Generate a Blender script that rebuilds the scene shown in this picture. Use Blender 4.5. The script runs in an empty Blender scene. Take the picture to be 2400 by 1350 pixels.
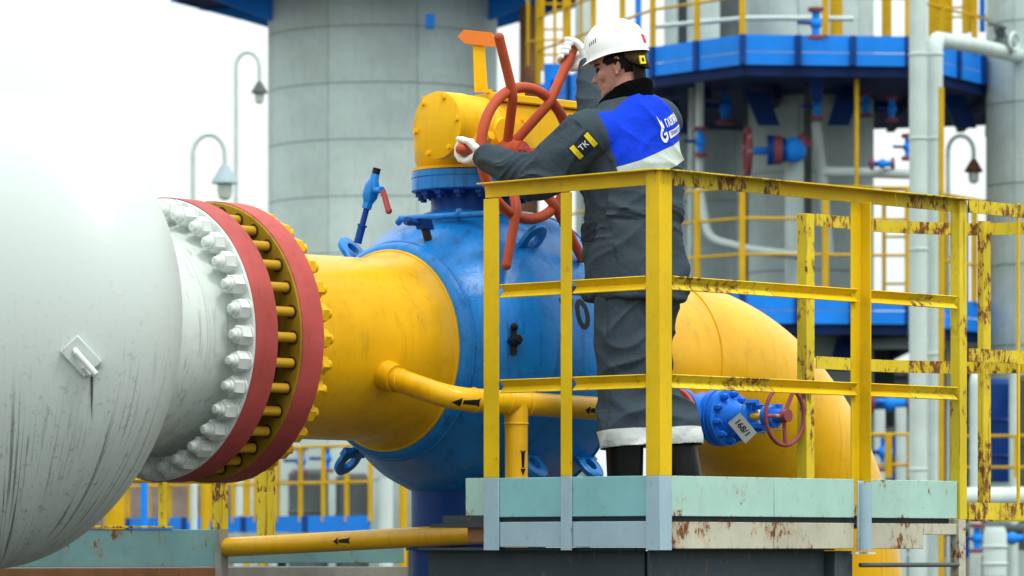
import bpy, bmesh, math, random
import numpy as np
from mathutils import Vector, Matrix, noise
from mathutils.bvhtree import BVHTree
R = math.radians
random.seed(7)
sc = bpy.context.scene
COL = sc.collection

# ------------------------------------------------------------------ camera, sky, sun, exposure
FPX = 9900.0            # focal length in pixels of a 2400 px wide picture
CZ = 1.6                # eye height
HOR = 1290.0            # image row of the horizon
cam_d = bpy.data.cameras.new('camera')
cam = bpy.data.objects.new('camera', cam_d); COL.objects.link(cam)
cam.location = (0, 0, CZ); cam.rotation_euler = (R(90), 0, 0)
cam_d.sensor_width = 36.0; cam_d.lens = FPX / 2400 * 36.0
cam_d.shift_y = (HOR - 675) / 2400
cam_d.clip_start = 0.5; cam_d.clip_end = 3000
cam_d.dof.use_dof = True; cam_d.dof.focus_distance = 16.2; cam_d.dof.aperture_fstop = 6.3
sc.camera = cam

SUN_EL, SUN_AZ = 60.0, 140.0      # azimuth from +Y (view direction) clockwise: behind the camera, on its right
world = bpy.data.worlds.new('World'); sc.world = world; world.use_nodes = True
nt = world.node_tree; nt.nodes.clear()
def N(t, k, **kw):
    n = t.nodes.new(k)
    for a, b in kw.items(): setattr(n, a, b)
    return n
sky = N(nt, 'ShaderNodeTexSky', sky_type='NISHITA', sun_disc=False)
sky.sun_elevation = R(SUN_EL); sky.sun_rotation = R(SUN_AZ); sky.dust_density = 6.0; sky.air_density = 1.5
hs = N(nt, 'ShaderNodeHueSaturation'); hs.inputs['Saturation'].default_value = 0.2
nt.links.new(sky.outputs[0], hs.inputs['Color'])
tc = N(nt, 'ShaderNodeTexCoord'); sep = N(nt, 'ShaderNodeSeparateXYZ')
nt.links.new(tc.outputs['Generated'], sep.inputs[0])
mr = N(nt, 'ShaderNodeMapRange'); mr.inputs['From Min'].default_value = 0; mr.inputs['From Max'].default_value = 1
mr.inputs['To Min'].default_value = 9.7; mr.inputs['To Max'].default_value = 22.5   # overcast: zenith brighter than horizon
nt.links.new(sep.outputs['Z'], mr.inputs['Value'])
cmb = N(nt, 'ShaderNodeVectorMath', operation='SCALE'); cmb.inputs[0].default_value = (0.93, 1.0, 0.985)
nt.links.new(mr.outputs[0], cmb.inputs['Scale'])
mx = N(nt, 'ShaderNodeMix', data_type='RGBA'); mx.inputs['Factor'].default_value = 0.85
nt.links.new(hs.outputs[0], mx.inputs['A']); nt.links.new(cmb.outputs[0], mx.inputs['B'])
cn = N(nt, 'ShaderNodeTexNoise'); cn.inputs['Scale'].default_value = 5.0; cn.inputs['Detail'].default_value = 5
nt.links.new(tc.outputs['Generated'], cn.inputs['Vector'])
cm_ = N(nt, 'ShaderNodeMapRange'); cm_.inputs['From Min'].default_value = .3; cm_.inputs['From Max'].default_value = .7; cm_.inputs['To Min'].default_value = .90; cm_.inputs['To Max'].default_value = 1.08
nt.links.new(cn.outputs['Fac'], cm_.inputs['Value'])
cv_ = N(nt, 'ShaderNodeVectorMath', operation='SCALE'); nt.links.new(mx.outputs['Result'], cv_.inputs[0]); nt.links.new(cm_.outputs[0], cv_.inputs['Scale'])
bg = N(nt, 'ShaderNodeBackground'); bg.inputs['Strength'].default_value = 0.105
out = N(nt, 'ShaderNodeOutputWorld')
nt.links.new(cv_.outputs[0], bg.inputs['Color']); nt.links.new(bg.outputs[0], out.inputs['Surface'])

sl = bpy.data.lights.new('sun', 'SUN'); sl.energy = 1.5; sl.angle = R(11); sl.color = (1.0, 0.96, 0.9)
sun = bpy.data.objects.new('sun', sl); COL.objects.link(sun)
_sd = Vector((math.sin(R(SUN_AZ)) * math.cos(R(SUN_EL)), math.cos(R(SUN_AZ)) * math.cos(R(SUN_EL)), math.sin(R(SUN_EL))))
sun.rotation_euler = (-_sd).to_track_quat('-Z', 'Y').to_euler(); sun.location = _sd * 60

vs = sc.view_settings
vs.view_transform = 'Standard'; vs.look = 'None'; vs.exposure = 0.08; vs.gamma = 1.0; vs.use_curve_mapping = False
sc.render.engine = 'CYCLES'

# ------------------------------------------------------------------ frames of the plant
U = Vector((0.6896, 0.7242, 0)); V = Vector((0.7242, -0.6896, 0)); Z = Vector((0, 0, 1))
VX, VY = -0.148, 17.19     # centre of the big ball valve
AX = 2.395                 # height of the main pipe axis
def W(u, v, z): return Vector((VX + u * U.x + v * V.x, VY + u * U.y + v * V.y, z))
def G(p, q, z): return Vector((0.523 + p * U.x - q * V.x, 15.0 + p * U.y - q * V.y, z))   # platform corner frame
def pt(px, py, D): return Vector(((px - 1200) * D / FPX, D, CZ + (HOR - py) * D / FPX))

# ------------------------------------------------------------------ materials
def srgb(*c): return tuple((x / 12.92 if x <= .04045 else ((x + .055) / 1.055) ** 2.4) for x in c)
MATS = {}
def paint(name, col, rough=.42, var=.10, dirt=0.25, dirtcol=(.05, .04, .03), rust=0.0, streak=0.0, bump=.15, metal=0.0, scale=1.0, flake=None, spec=.16, edge=0.0):
    m = bpy.data.materials.new(name); m.use_nodes = True; t = m.node_tree; t.nodes.clear(); L = t.links.new
    o = N(t, 'ShaderNodeOutputMaterial'); b = N(t, 'ShaderNodeBsdfPrincipled'); L(b.outputs[0], o.inputs[0])
    b.inputs['Roughness'].default_value = rough; b.inputs['Metallic'].default_value = metal
    b.inputs['Specular IOR Level'].default_value = spec
    tx = N(t, 'ShaderNodeTexCoord')
    def nz(sx, sy, sz, det=5, rg=.6, scl=1.0):
        mp = N(t, 'ShaderNodeMapping'); mp.inputs['Scale'].default_value = (sx * scale, sy * scale, sz * scale)
        L(tx.outputs['Object'], mp.inputs[0])
        n = N(t, 'ShaderNodeTexNoise'); n.inputs['Scale'].default_value = scl; n.inputs['Detail'].default_value = det; n.inputs['Roughness'].default_value = rg
        L(mp.outputs[0], n.inputs['Vector']); return n.outputs['Fac']
    def ramp(fac, lo, hi):
        r = N(t, 'ShaderNodeMapRange', interpolation_type='SMOOTHSTEP'); r.inputs['From Min'].default_value = lo; r.inputs['From Max'].default_value = hi
        L(fac, r.inputs['Value']); return r.outputs[0]
    def mix(fac, a, bcol, amt=1.0):
        x = N(t, 'ShaderNodeMix', data_type='RGBA')
        if amt != 1.0:
            mu = N(t, 'ShaderNodeMath', operation='MULTIPLY'); mu.inputs[1].default_value = amt; L(fac, mu.inputs[0]); fac = mu.outputs[0]
        L(fac, x.inputs['Factor'])
        if isinstance(a, tuple): x.inputs['A'].default_value = (*a, 1)
        else: L(a, x.inputs['A'])
        x.inputs['B'].default_value = (*bcol, 1); return x.outputs['Result']
    lo = tuple(c * (1 - var * 1.6) for c in col)
    hi = tuple(min(.95, c * (1 + var)) for c in col)
    c = mix(ramp(nz(2.2, 2.2, 2.2), .3, .7), lo, hi)
    if flake: c = mix(ramp(nz(9, 9, 9, 6, .7), .56, .6), c, flake, .9)
    if dirt: c = mix(ramp(nz(6, 6, 6, 8, .72), .5, .78), c, dirtcol, dirt)
    if streak: c = mix(ramp(nz(34, 34, 1.3, 4, .6), .52, .72), c, dirtcol, streak)
    rfac = None
    if rust:
        cl = ramp(nz(5, 5, 5, 4, .6), .70 - .34 * rust, .84 - .34 * rust)
        fn_ = nz(42, 42, 20, 10, .74)
        ad = N(t, 'ShaderNodeMath', operation='MULTIPLY_ADD'); L(cl, ad.inputs[0]); ad.inputs[1].default_value = .17; L(fn_, ad.inputs[2])
        if edge:      # rust starts at bare edges of the steel
            bv_ = N(t, 'ShaderNodeBevel'); bv_.samples = 4; bv_.inputs['Radius'].default_value = .012
            ge = N(t, 'ShaderNodeNewGeometry'); dt = N(t, 'ShaderNodeVectorMath', operation='DOT_PRODUCT'); L(bv_.outputs[0], dt.inputs[0]); L(ge.outputs['Normal'], dt.inputs[1])
            em = ramp(dt.outputs['Value'], .99, .75); ae = N(t, 'ShaderNodeMath', operation='MULTIPLY_ADD'); L(em, ae.inputs[0]); ae.inputs[1].default_value = edge; L(ad.outputs[0], ae.inputs[2]); ad = ae
        halo = ramp(ad.outputs[0], .57, .69)
        rfac = ramp(ad.outputs[0], .66, .71)
        rs = ramp(nz(40, 40, 2.2, 5, .65), .74 - .22 * rust, .86 - .22 * rust)
        c = mix(rs, c, (.24, .09, .025), .6)
        c = mix(halo, c, (.34, .17, .05), .45)
        rc = N(t, 'ShaderNodeMix', data_type='RGBA'); L(nz(60, 60, 60, 3), rc.inputs['Factor'])
        rc.inputs['A'].default_value = (.05, .02, .012, 1); rc.inputs['B'].default_value = (.30, .11, .035, 1)
        x = N(t, 'ShaderNodeMix', data_type='RGBA'); L(rfac, x.inputs['Factor']); L(c, x.inputs['A']); L(rc.outputs['Result'], x.inputs['B']); c = x.outputs['Result']
    if isinstance(c, tuple): b.inputs['Base Color'].default_value = (*c, 1)
    else: L(c, b.inputs['Base Color'])
    rr = N(t, 'ShaderNodeMapRange'); rr.inputs['To Min'].default_value = max(.05, rough - .1); rr.inputs['To Max'].default_value = min(1, rough + .15)
    L(nz(8, 8, 8, 4), rr.inputs['Value']); L(rr.outputs[0], b.inputs['Roughness'])
    if bump:
        bp = N(t, 'ShaderNodeBump'); bp.inputs['Strength'].default_value = bump; bp.inputs['Distance'].default_value = .006
        L(nz(26, 26, 26, 5), bp.inputs['Height']); L(bp.outputs[0], b.inputs['Normal'])
    MATS[name] = m
    return m
YEL = (.80, .455, .004)
M_yel = paint('yellow_paint', YEL, .38, .07, .16, (.16, .08, .01))
M_yel_pipe = paint('yellow_pipe_paint', (.78, .415, .004), .28, .09, .32, (.20, .085, .006), streak=.2, spec=.34)
M_yel_box = paint('yellow_gearbox_paint', (.84, .475, .008), .4, .06, .22, (.2, .09, .01), streak=.12)
M_yel_rail = paint('yellow_rail_paint', (.74, .48, .008), .45, .10, .22, (.2, .1, .02), rust=.15, edge=.05)
M_yel_rust = paint('rusty_yellow_paint', (.72, .55, .03), .55, .12, .28, (.2, .1, .03), rust=.85)
M_yel_far = paint('far_yellow_paint', (.60, .36, .006), .5, .1, .1)
M_white = paint('white_bolt_paint', (.66, .70, .67), .38, .04, .15, (.2, .2, .15))
M_neck = paint('grimy_white_paint', (.60, .66, .62), .38, .06, .45, (.10, .10, .07), streak=.35, spec=.25)
M_blue = paint('blue_valve_paint', (.010, .20, .60), .27, .14, .45, (.006, .015, .04), streak=.42, bump=.4, spec=.30)
M_blue_dk = paint('dark_blue_paint', (.006, .05, .24), .36, .12, .2, (.01, .02, .05))
M_under = paint('underside_shade_blue', (.004, .018, .09), .6, .2, .2)  # platform blue with the shade of its underside put into the colour
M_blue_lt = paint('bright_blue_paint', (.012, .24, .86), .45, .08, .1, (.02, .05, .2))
M_blue_gate = paint('gate_valve_blue_paint', (.015, .16, .68), .33, .08, .12, (.01, .03, .12))
M_red = paint('red_brown_paint', (.43, .075, .068), .5, .14, .45, (.14, .03, .025), streak=.2)
M_org = paint('orange_red_paint', (.47, .082, .035), .45, .16, .4, (.2, .03, .02), rust=.05)
M_sign = paint('orange_sign_paint', (.78, .21, .035), .5, .06, .15, (.3, .1, .03))
M_mar = paint('maroon_paint', (.25, .06, .07), .5, .15, .35, (.03, .02, .02), flake=(.40, .28, .30))
M_clad = paint('grey_cladding', (.56, .67, .64), .55, .08, .30, (.22, .25, .25), streak=.18, bump=.08)
M_joint = paint('joint_grey', (.24, .28, .27), .8, .05, 0)  # grey of the core seen in the joints between cladding panels
M_pipe_w = paint('pale_grey_pipe_paint', (.56, .66, .63), .45, .06, .15, (.2, .2, .17))
M_steel = paint('grey_steel_paint', (.05, .065, .075), .5, .12, .25, (.04, .03, .03), rust=.05)
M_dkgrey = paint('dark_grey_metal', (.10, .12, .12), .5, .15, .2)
M_teal = paint('teal_board_paint', (.24, .50, .53), .5, .08, .18, (.14, .16, .14), rust=.12, edge=.06)
M_teal_r = paint('rusty_teal_paint', (.17, .34, .35), .55, .12, .3, (.08, .06, .04), rust=.52, edge=.08)
M_mint_r = paint('rusty_mint_paint', (.40, .62, .54), .55, .08, .22, (.2, .13, .06), rust=.38, edge=.10)
M_pale = paint('pale_blue_grey_paint', (.34, .48, .56), .5, .06, .15, (.2, .18, .15), rust=.16, edge=.07)
M_beige = paint('rust_streaked_beige_paint', (.50, .49, .38), .6, .12, .4, (.28, .16, .07), rust=.62, edge=.10)
M_bare = paint('bare_worn_metal', (.30, .30, .27), .55, .2, .4, (.12, .07, .04), rust=.30)
M_brown = paint('rusty_brown_board', (.20, .10, .05), .7, .2, .4, (.06, .03, .015), rust=.55)
M_black = paint('black_paint', (.012, .012, .012), .45, .2, 0)
M_gask = paint('dark_gasket', (.06, .04, .015), .6, .2, .2)
M_lens = paint('lamp_glass', (.62, .70, .62), .15, .05, .1)
M_tagm = paint('tag_plate', (.50, .56, .54), .4, .08, .35, (.2, .2, .2), scale=4)
M_ground = paint('darkened_gravel', (.055, .055, .05), .9, .2, .4, (.03, .028, .025), bump=.6)  # gravel colour darkened so less light bounces up onto undersides
M_wall = paint('brown_grey_wall', (.26, .20, .17), .8, .15, .3, (.1, .08, .07))
M_boot = paint('black_rubber', (.004, .0045, .005), .3, .2, .1, (.05, .05, .05))

def vessel_mat():
    m = bpy.data.materials.new('white_vessel_paint'); m.use_nodes = True; t = m.node_tree; t.nodes.clear(); L = t.links.new
    o = N(t, 'ShaderNodeOutputMaterial'); b = N(t, 'ShaderNodeBsdfPrincipled'); L(b.outputs[0], o.inputs[0])
    tx = N(t, 'ShaderNodeTexCoord'); s = N(t, 'ShaderNodeSeparateXYZ'); L(tx.outputs['Object'], s.inputs[0])
    az = N(t, 'ShaderNodeMath', operation='ARCTAN2'); L(s.outputs['Y'], az.inputs[0]); L(s.outputs['X'], az.inputs[1])
    def noise_az(ka, kz, det, rg):
        c = N(t, 'ShaderNodeCombineXYZ')
        for src, k, dst in ((az.outputs[0], ka, 'X'), (s.outputs['Z'], kz, 'Z')):
            mu = N(t, 'ShaderNodeMath', operation='MULTIPLY'); mu.inputs[1].default_value = k; L(src, mu.inputs[0]); L(mu.outputs[0], c.inputs[dst])
        n = N(t, 'ShaderNodeTexNoise'); n.inputs['Scale'].default_value = 1; n.inputs['Detail'].default_value = det; n.inputs['Roughness'].default_value = rg
        L(c.outputs[0], n.inputs['Vector']); return n.outputs['Fac']
    def ramp(f, a, c):
        r = N(t, 'ShaderNodeMapRange', interpolation_type='SMOOTHSTEP'); r.inputs['From Min'].default_value = a; r.inputs['From Max'].default_value = c; L(f, r.inputs['Value']); return r.outputs[0]
    def mul(a, c):
        mu = N(t, 'ShaderNodeMath', operation='MULTIPLY'); L(a, mu.inputs[0])
        if isinstance(c, float): mu.inputs[1].default_value = c
        else: L(c, mu.inputs[1])
        return mu.outputs[0]
    low = ramp(s.outputs['Z'], .15, -.75)       # drips hang on the lower half of the shell
    thin = mul(mul(ramp(noise_az(46, 2.2, 5, .62), .575, .615), low), ramp(noise_az(7, 3.5, 4, .6), .40, .62))
    thin2 = mul(mul(ramp(noise_az(110, 4.0, 4, .6), .56, .63), low), ramp(noise_az(11, 5, 4, .6), .38, .6))
    soft = mul(ramp(noise_az(9, 1.2, 5, .6), .42, .72), low)
    sp = N(t, 'ShaderNodeTexNoise'); sp.inputs['Scale'].default_value = 38; sp.inputs['Detail'].default_value = 6; sp.inputs['Roughness'].default_value = .7
    L(tx.outputs['Object'], sp.inputs['Vector'])
    spots = mul(ramp(sp.outputs['Fac'], .575, .655), ramp(s.outputs['Z'], .45, -.7))
    def mix(f, a, c):
        x = N(t, 'ShaderNodeMix', data_type='RGBA'); L(f, x.inputs['Factor'])
        if isinstance(a, tuple): x.inputs['A'].default_value = (*a, 1)
        else: L(a, x.inputs['A'])
        x.inputs['B'].default_value = (*c, 1); return x.outputs['Result']
    c = mix(mul(soft, .18), (.56, .63, .60), (.42, .45, .38))
    c = mix(mul(spots, .6), c, (.20, .22, .15))
    c = mix(mul(thin2, .6), c, (.16, .17, .12))
    c = mix(mul(thin, .8), c, (.06, .065, .05))
    long_ = mul(ramp(noise_az(52, .8, 3, .6), .60, .635), ramp(s.outputs['Z'], -.05, -.6))
    c = mix(mul(long_, .75), c, (.05, .055, .04))
    L(c, b.inputs['Base Color']); b.inputs['Roughness'].default_value = .36
    bp = N(t, 'ShaderNodeBump'); bp.inputs['Strength'].default_value = .12; bp.inputs['Distance'].default_value = .006
    L(sp.outputs['Fac'], bp.inputs['Height']); L(bp.outputs[0], b.inputs['Normal'])
    return m
M_vessel = vessel_mat()

def cloth(name, zones, base, rough=.8, bump=.5, spec=.08, fold=0.0):
    """base cloth colour with zones cut by signed-distance attributes"""
    m = bpy.data.materials.new(name); m.use_nodes = True; t = m.node_tree; t.nodes.clear(); L = t.links.new
    o = N(t, 'ShaderNodeOutputMaterial'); b = N(t, 'ShaderNodeBsdfPrincipled'); L(b.outputs[0], o.inputs[0])
    tx = N(t, 'ShaderNodeTexCoord'); n = N(t, 'ShaderNodeTexNoise'); n.inputs['Scale'].default_value = 14; n.inputs['Detail'].default_value = 6
    L(tx.outputs['Object'], n.inputs['Vector'])
    x = N(t, 'ShaderNodeMix', data_type='RGBA'); L(n.outputs['Fac'], x.inputs['Factor'])
    x.inputs['A'].default_value = (*[c * .78 for c in base], 1); x.inputs['B'].default_value = (*[c * 1.2 for c in base], 1)
    c = x.outputs['Result']
    for att, col in zones:
        a = N(t, 'ShaderNodeAttribute', attribute_name=att)
        g = N(t, 'ShaderNodeMapRange'); g.inputs['From Min'].default_value = -.001; g.inputs['From Max'].default_value = .001; L(a.outputs['Fac'], g.inputs['Value'])
        y = N(t, 'ShaderNodeMix', data_type='RGBA'); L(g.outputs[0], y.inputs['Factor']); L(c, y.inputs['A']); y.inputs['B'].default_value = (*col, 1); c = y.outputs['Result']
    L(c, b.inputs['Base Color']); b.inputs['Roughness'].default_value = rough
    b.inputs['Specular IOR Level'].default_value = spec
    w = N(t, 'ShaderNodeTexNoise'); w.inputs['Scale'].default_value = 45; w.inputs['Detail'].default_value = 8; L(tx.outputs['Object'], w.inputs['Vector'])
    bp = N(t, 'ShaderNodeBump'); bp.inputs['Strength'].default_value = bump; bp.inputs['Distance'].default_value = .004
    L(w.outputs['Fac'], bp.inputs['Height'])
    w2 = N(t, 'ShaderNodeTexNoise'); w2.inputs['Scale'].default_value = 7; w2.inputs['Detail'].default_value = 3; w2.inputs['Distortion'].default_value = 1.6; L(tx.outputs['Object'], w2.inputs['Vector'])
    s2 = N(t, 'ShaderNodeMath', operation='SUBTRACT'); L(w2.outputs['Fac'], s2.inputs[0]); s2.inputs[1].default_value = .5
    a2 = N(t, 'ShaderNodeMath', operation='ABSOLUTE'); L(s2.outputs[0], a2.inputs[0])
    m2 = N(t, 'ShaderNodeMath', operation='MINIMUM'); L(a2.outputs[0], m2.inputs[0]); m2.inputs[1].default_value = .07
    b2 = N(t, 'ShaderNodeBump', invert=True); b2.inputs['Strength'].default_value = fold; b2.inputs['Distance'].default_value = .09
    L(m2.outputs[0], b2.inputs['Height']); L(bp.outputs[0], b2.inputs['Normal']); L(b2.outputs[0], b.inputs['Normal'])
    return m
SLATE = (.042, .060, .076)
M_jacket = cloth('work_jacket_cloth', [('blue', (.006, .045, .62)), ('band', (.50, .57, .53))], SLATE, fold=.17)
M_trous = cloth('work_trouser_cloth', [('band', (.62, .66, .66))], (.044, .063, .084), fold=.17)
M_plain = cloth('dark_work_cloth', [], (.02, .03, .04))
M_fleece = cloth('black_fleece', [], (.003, .003, .0035), .95, 1.0, .03)
M_glove = cloth('white_cotton_glove', [], (.74, .75, .74), .85, .8)
M_skin = cloth('skin', [('lips', (.42, .16, .14)), ('brow', (.03, .02, .017))], (.43, .205, .155), .5, .35, .2)
M_skin.node_tree.nodes['Principled BSDF'].inputs['Subsurface Weight'].default_value = .06
M_hair = cloth('dark_hair', [], (.012, .010, .009), .6, 1.0)
M_hat = paint('white_helmet_plastic', (.80, .83, .81), .25, .02, .05, bump=.02)
M_navy = paint('navy_patch', (.02, .03, .055), .8, .1, 0)
M_pyel = paint('yellow_print', (.85, .70, .02), .6, .05, 0)
M_wprint = paint('white_print', (.82, .84, .84), .6, .03, 0)
M_bprint = paint('blue_print', (.02, .07, .6), .6, .03, 0)
M_redl = paint('red_label', (.65, .02, .05), .5, .05, 0)
M_eye = paint('eye_dark', (.02, .015, .012), .2, .1, 0)
# ------------------------------------------------------------------ mesh helpers
def frame(d):
    d = d.normalized(); a = Vector((0, 0, 1)) if abs(d.z) < .95 else Vector((1, 0, 0))
    x = a.cross(d).normalized(); y = d.cross(x); return x, y, d
class MB:
    def __init__(s): s.v = []; s.f = []
    def add(s, vs, fs):
        k = len(s.v); s.v += [Vector(p) for p in vs]; s.f += [tuple(i + k for i in f) for f in fs]; return s
    def box(s, c, ax, ay, az):
        """centre and three half-extent vectors"""
        c = Vector(c); vs = [c + i * ax + j * ay + k * az for i in (-1, 1) for j in (-1, 1) for k in (-1, 1)]
        fs = [(0, 1, 3, 2), (4, 6, 7, 5), (0, 4, 5, 1), (2, 3, 7, 6), (0, 2, 6, 4), (1, 5, 7, 3)]
        if ax.cross(ay).dot(az) < 0: fs = [f[::-1] for f in fs]
        return s.add(vs, fs)
    def span(s, fr, a, b):
        """box between two corners given in the coordinates of frame function fr"""
        c = fr(*[(i + j) / 2 for i, j in zip(a, b)])
        o = fr(0, 0, 0)
        e = [(fr(*[((b[k] - a[k]) / 2 if k == n else 0) for k in range(3)]) - o) for n in range(3)]
        return s.box(c, *e)
    def prism(s, poly, ext):
        n = len(poly); vs = [Vector(p) for p in poly] + [Vector(p) + ext for p in poly]
        fs = [tuple(range(n))[::-1], tuple(range(n, 2 * n))] + [(i, (i + 1) % n, n + (i + 1) % n, n + i) for i in range(n)]
        nn = Vector((0, 0, 0))
        for i in range(n): nn += Vector(poly[i]).cross(Vector(poly[(i + 1) % n]))
        if nn.dot(ext) < 0: fs = [f[::-1] for f in fs]
        return s.add(vs, fs)
    def revolve(s, o, d, prof, n=48, cap=(1, 1), ph=0.0):
        x, y, d = frame(d); vs = []; fs = []
        for t, r in prof:
            for i in range(n):
                a = 2 * math.pi * i / n + ph; vs.append(Vector(o) + d * t + (x * math.cos(a) + y * math.sin(a)) * r)
        for j in range(len(prof) - 1):
            for i in range(n):
                k = (i + 1) % n; fs.append((j * n + i, j * n + k, (j + 1) * n + k, (j + 1) * n + i))
        if cap[0]: fs.append(tuple(range(n))[::-1])
        if cap[1]: fs.append(tuple(range((len(prof) - 1) * n, len(prof) * n)))
        return s.add(vs, fs)
    def cyl(s, a, b, r, r2=None, n=20, ph=0.0):
        a, b = Vector(a), Vector(b); return s.revolve(a, b - a, [(0, r), ((b - a).length, r if r2 is None else r2)], n, ph=ph)
    def tube(s, path, r, n=14, cap=True):
        path = [Vector(p) for p in path]; rs = r if isinstance(r, (list, tuple)) else [r] * len(path)
        vs = []; fs = []; x = None
        for i, p in enumerate(path):
            d = (path[min(i + 1, len(path) - 1)] - path[max(i - 1, 0)]).normalized()
            if x is None: x, y, _ = frame(d)
            x = (x - d * x.dot(d)).normalized(); y = d.cross(x)
            for k in range(n):
                a = 2 * math.pi * k / n; vs.append(p + (x * math.cos(a) + y * math.sin(a)) * rs[i])
        m = len(path)
        for j in range(m - 1):
            for i in range(n):
                k = (i + 1) % n; fs.append((j * n + i, j * n + k, (j + 1) * n + k, (j + 1) * n + i))
        if cap: fs += [tuple(range(n))[::-1], tuple(range((m - 1) * n, m * n))]
        return s.add(vs, fs)
    def torus(s, c, d, Rr, r, n=64, m=14):
        x, y, d = frame(d); vs = []; fs = []
        for i in range(n):
            a = 2 * math.pi * i / n; e = x * math.cos(a) + y * math.sin(a)
            for j in range(m):
                b = 2 * math.pi * j / m; vs.append(Vector(c) + e * (Rr + r * math.cos(b)) + d * r * math.sin(b))
        for i in range(n):
            for j in range(m):
                a, b = i * m, ((i + 1) % n) * m; k = (j + 1) % m; fs.append((a + j, b + j, b + k, a + k))
        return s.add(vs, fs)
    def ball(s, c, ax, ay=None, az=None, n=24, m=14):
        if not isinstance(ax, Vector): r = ax; ax, ay, az = Vector((r, 0, 0)), Vector((0, r, 0)), Vector((0, 0, r))
        vs = [Vector(c) - az]; fs = []
        for j in range(1, m):
            b = -math.pi / 2 + math.pi * j / m
            for i in range(n):
                a = 2 * math.pi * i / n; vs.append(Vector(c) + ax * (math.cos(a) * math.cos(b)) + ay * (math.sin(a) * math.cos(b)) + az * math.sin(b))
        vs.append(Vector(c) + az); t = len(vs) - 1
        for i in range(n):
            k = (i + 1) % n; fs.append((0, 1 + k, 1 + i)); fs.append((t, t - n + i, t - n + k))
            for j in range(m - 2):
                a, b = 1 + j * n, 1 + (j + 1) * n; fs.append((a + i, a + k, b + k, b + i))
        return s.add(vs, fs)
    def loft(s, rings, cap=True):
        n = len(rings[0]); vs = [p for r in rings for p in r]; fs = []
        for j in range(len(rings) - 1):
            for i in range(n):
                k = (i + 1) % n; fs.append((j * n + i, j * n + k, (j + 1) * n + k, (j + 1) * n + i))
        if cap: fs += [tuple(range(n))[::-1], tuple(range((len(rings) - 1) * n, len(rings) * n))]
        return s.add(vs, fs)
    def angle(s, a, b, e1, e2, w, t=.006):
        """steel angle iron from a to b, leaves along e1 and e2"""
        a, b = Vector(a), Vector(b); d = b - a; e1 = e1.normalized(); e2 = e2.normalized()
        poly = [a, a + e1 * w, a + e1 * w + e2 * t, a + e1 * t + e2 * t, a + e1 * t + e2 * w, a + e2 * w]
        return s.prism(poly, d)
    def bvh(s): return BVHTree.FromPolygons(s.v, s.f)
    def mesh(s, name, base=Vector((0, 0, 0)), smooth=35, mat=None):
        me = bpy.data.meshes.new(name); me.from_pydata([p - base for p in s.v], [], s.f); me.update()
        bm = bmesh.new(); bm.from_mesh(me); bmesh.ops.recalc_face_normals(bm, faces=bm.faces); bm.to_mesh(me); bm.free()
        fin(me, smooth, mat); return me
def fin(me, smooth=35, mat=None):
    me.polygons.foreach_set('use_smooth', [bool(smooth)] * len(me.polygons))
    if smooth: me.set_sharp_from_angle(angle=R(smooth))
    if mat: me.materials.append(mat)
BASE = {}
def tag(o, label=None, cat=None, group=None, kind=None):
    for k, v in (('label', label), ('category', cat), ('group', group), ('kind', kind)):
        if v: o[k] = v
    return o
def thing(name, label, cat, base, group=None):
    o = bpy.data.objects.new(name, None); o.empty_display_size = .1; COL.objects.link(o); o.location = base; BASE[o.name] = Vector(base)
    return tag(o, label, cat, group)
def part(name, mb, mat, parent=None, smooth=35, bev=0.0, label=None):
    base = BASE[parent.name] if parent else Vector((0, 0, 0))
    o = bpy.data.objects.new(name, mb.mesh(name, base, smooth, mat)); COL.objects.link(o)
    if parent: o.parent = parent; BASE[o.name] = base
    if bev:
        b = o.modifiers.new('bevel', 'BEVEL'); b.width = bev; b.segments = 2; b.limit_method = 'ANGLE'; b.angle_limit = R(40)
    if label: o['label'] = label
    return o
def single(name, mb, mat, label, cat, base, group=None, kind=None, smooth=35, bev=0.0):
    o = bpy.data.objects.new(name, mb.mesh(name, Vector(base), smooth, mat)); COL.objects.link(o); o.location = base; BASE[o.name] = Vector(base)
    if bev:
        b = o.modifiers.new('bevel', 'BEVEL'); b.width = bev; b.segments = 2; b.limit_method = 'ANGLE'; b.angle_limit = R(40)
    return tag(o, label, cat, group, kind)
def inst(name, me, parent, mw):
    """one more object of a shared mesh, placed by a world matrix under parent"""
    o = bpy.data.objects.new(name, me); COL.objects.link(o); o.parent = parent
    o.matrix_local = Matrix.Translation(-BASE[parent.name]) @ mw; return o
def amat(pos, d, roll=0.0):
    x, y, d = frame(d); c, s = math.cos(roll), math.sin(roll); x, y = x * c + y * s, y * c - x * s
    return Matrix(((x.x, y.x, d.x, pos.x), (x.y, y.y, d.y, pos.y), (x.z, y.z, d.z, pos.z), (0, 0, 0, 1)))
OX = Vector((0, 0, 0)); EX, EY, EZ = Vector((1, 0, 0)), Vector((0, 1, 0)), Vector((0, 0, 1))

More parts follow.
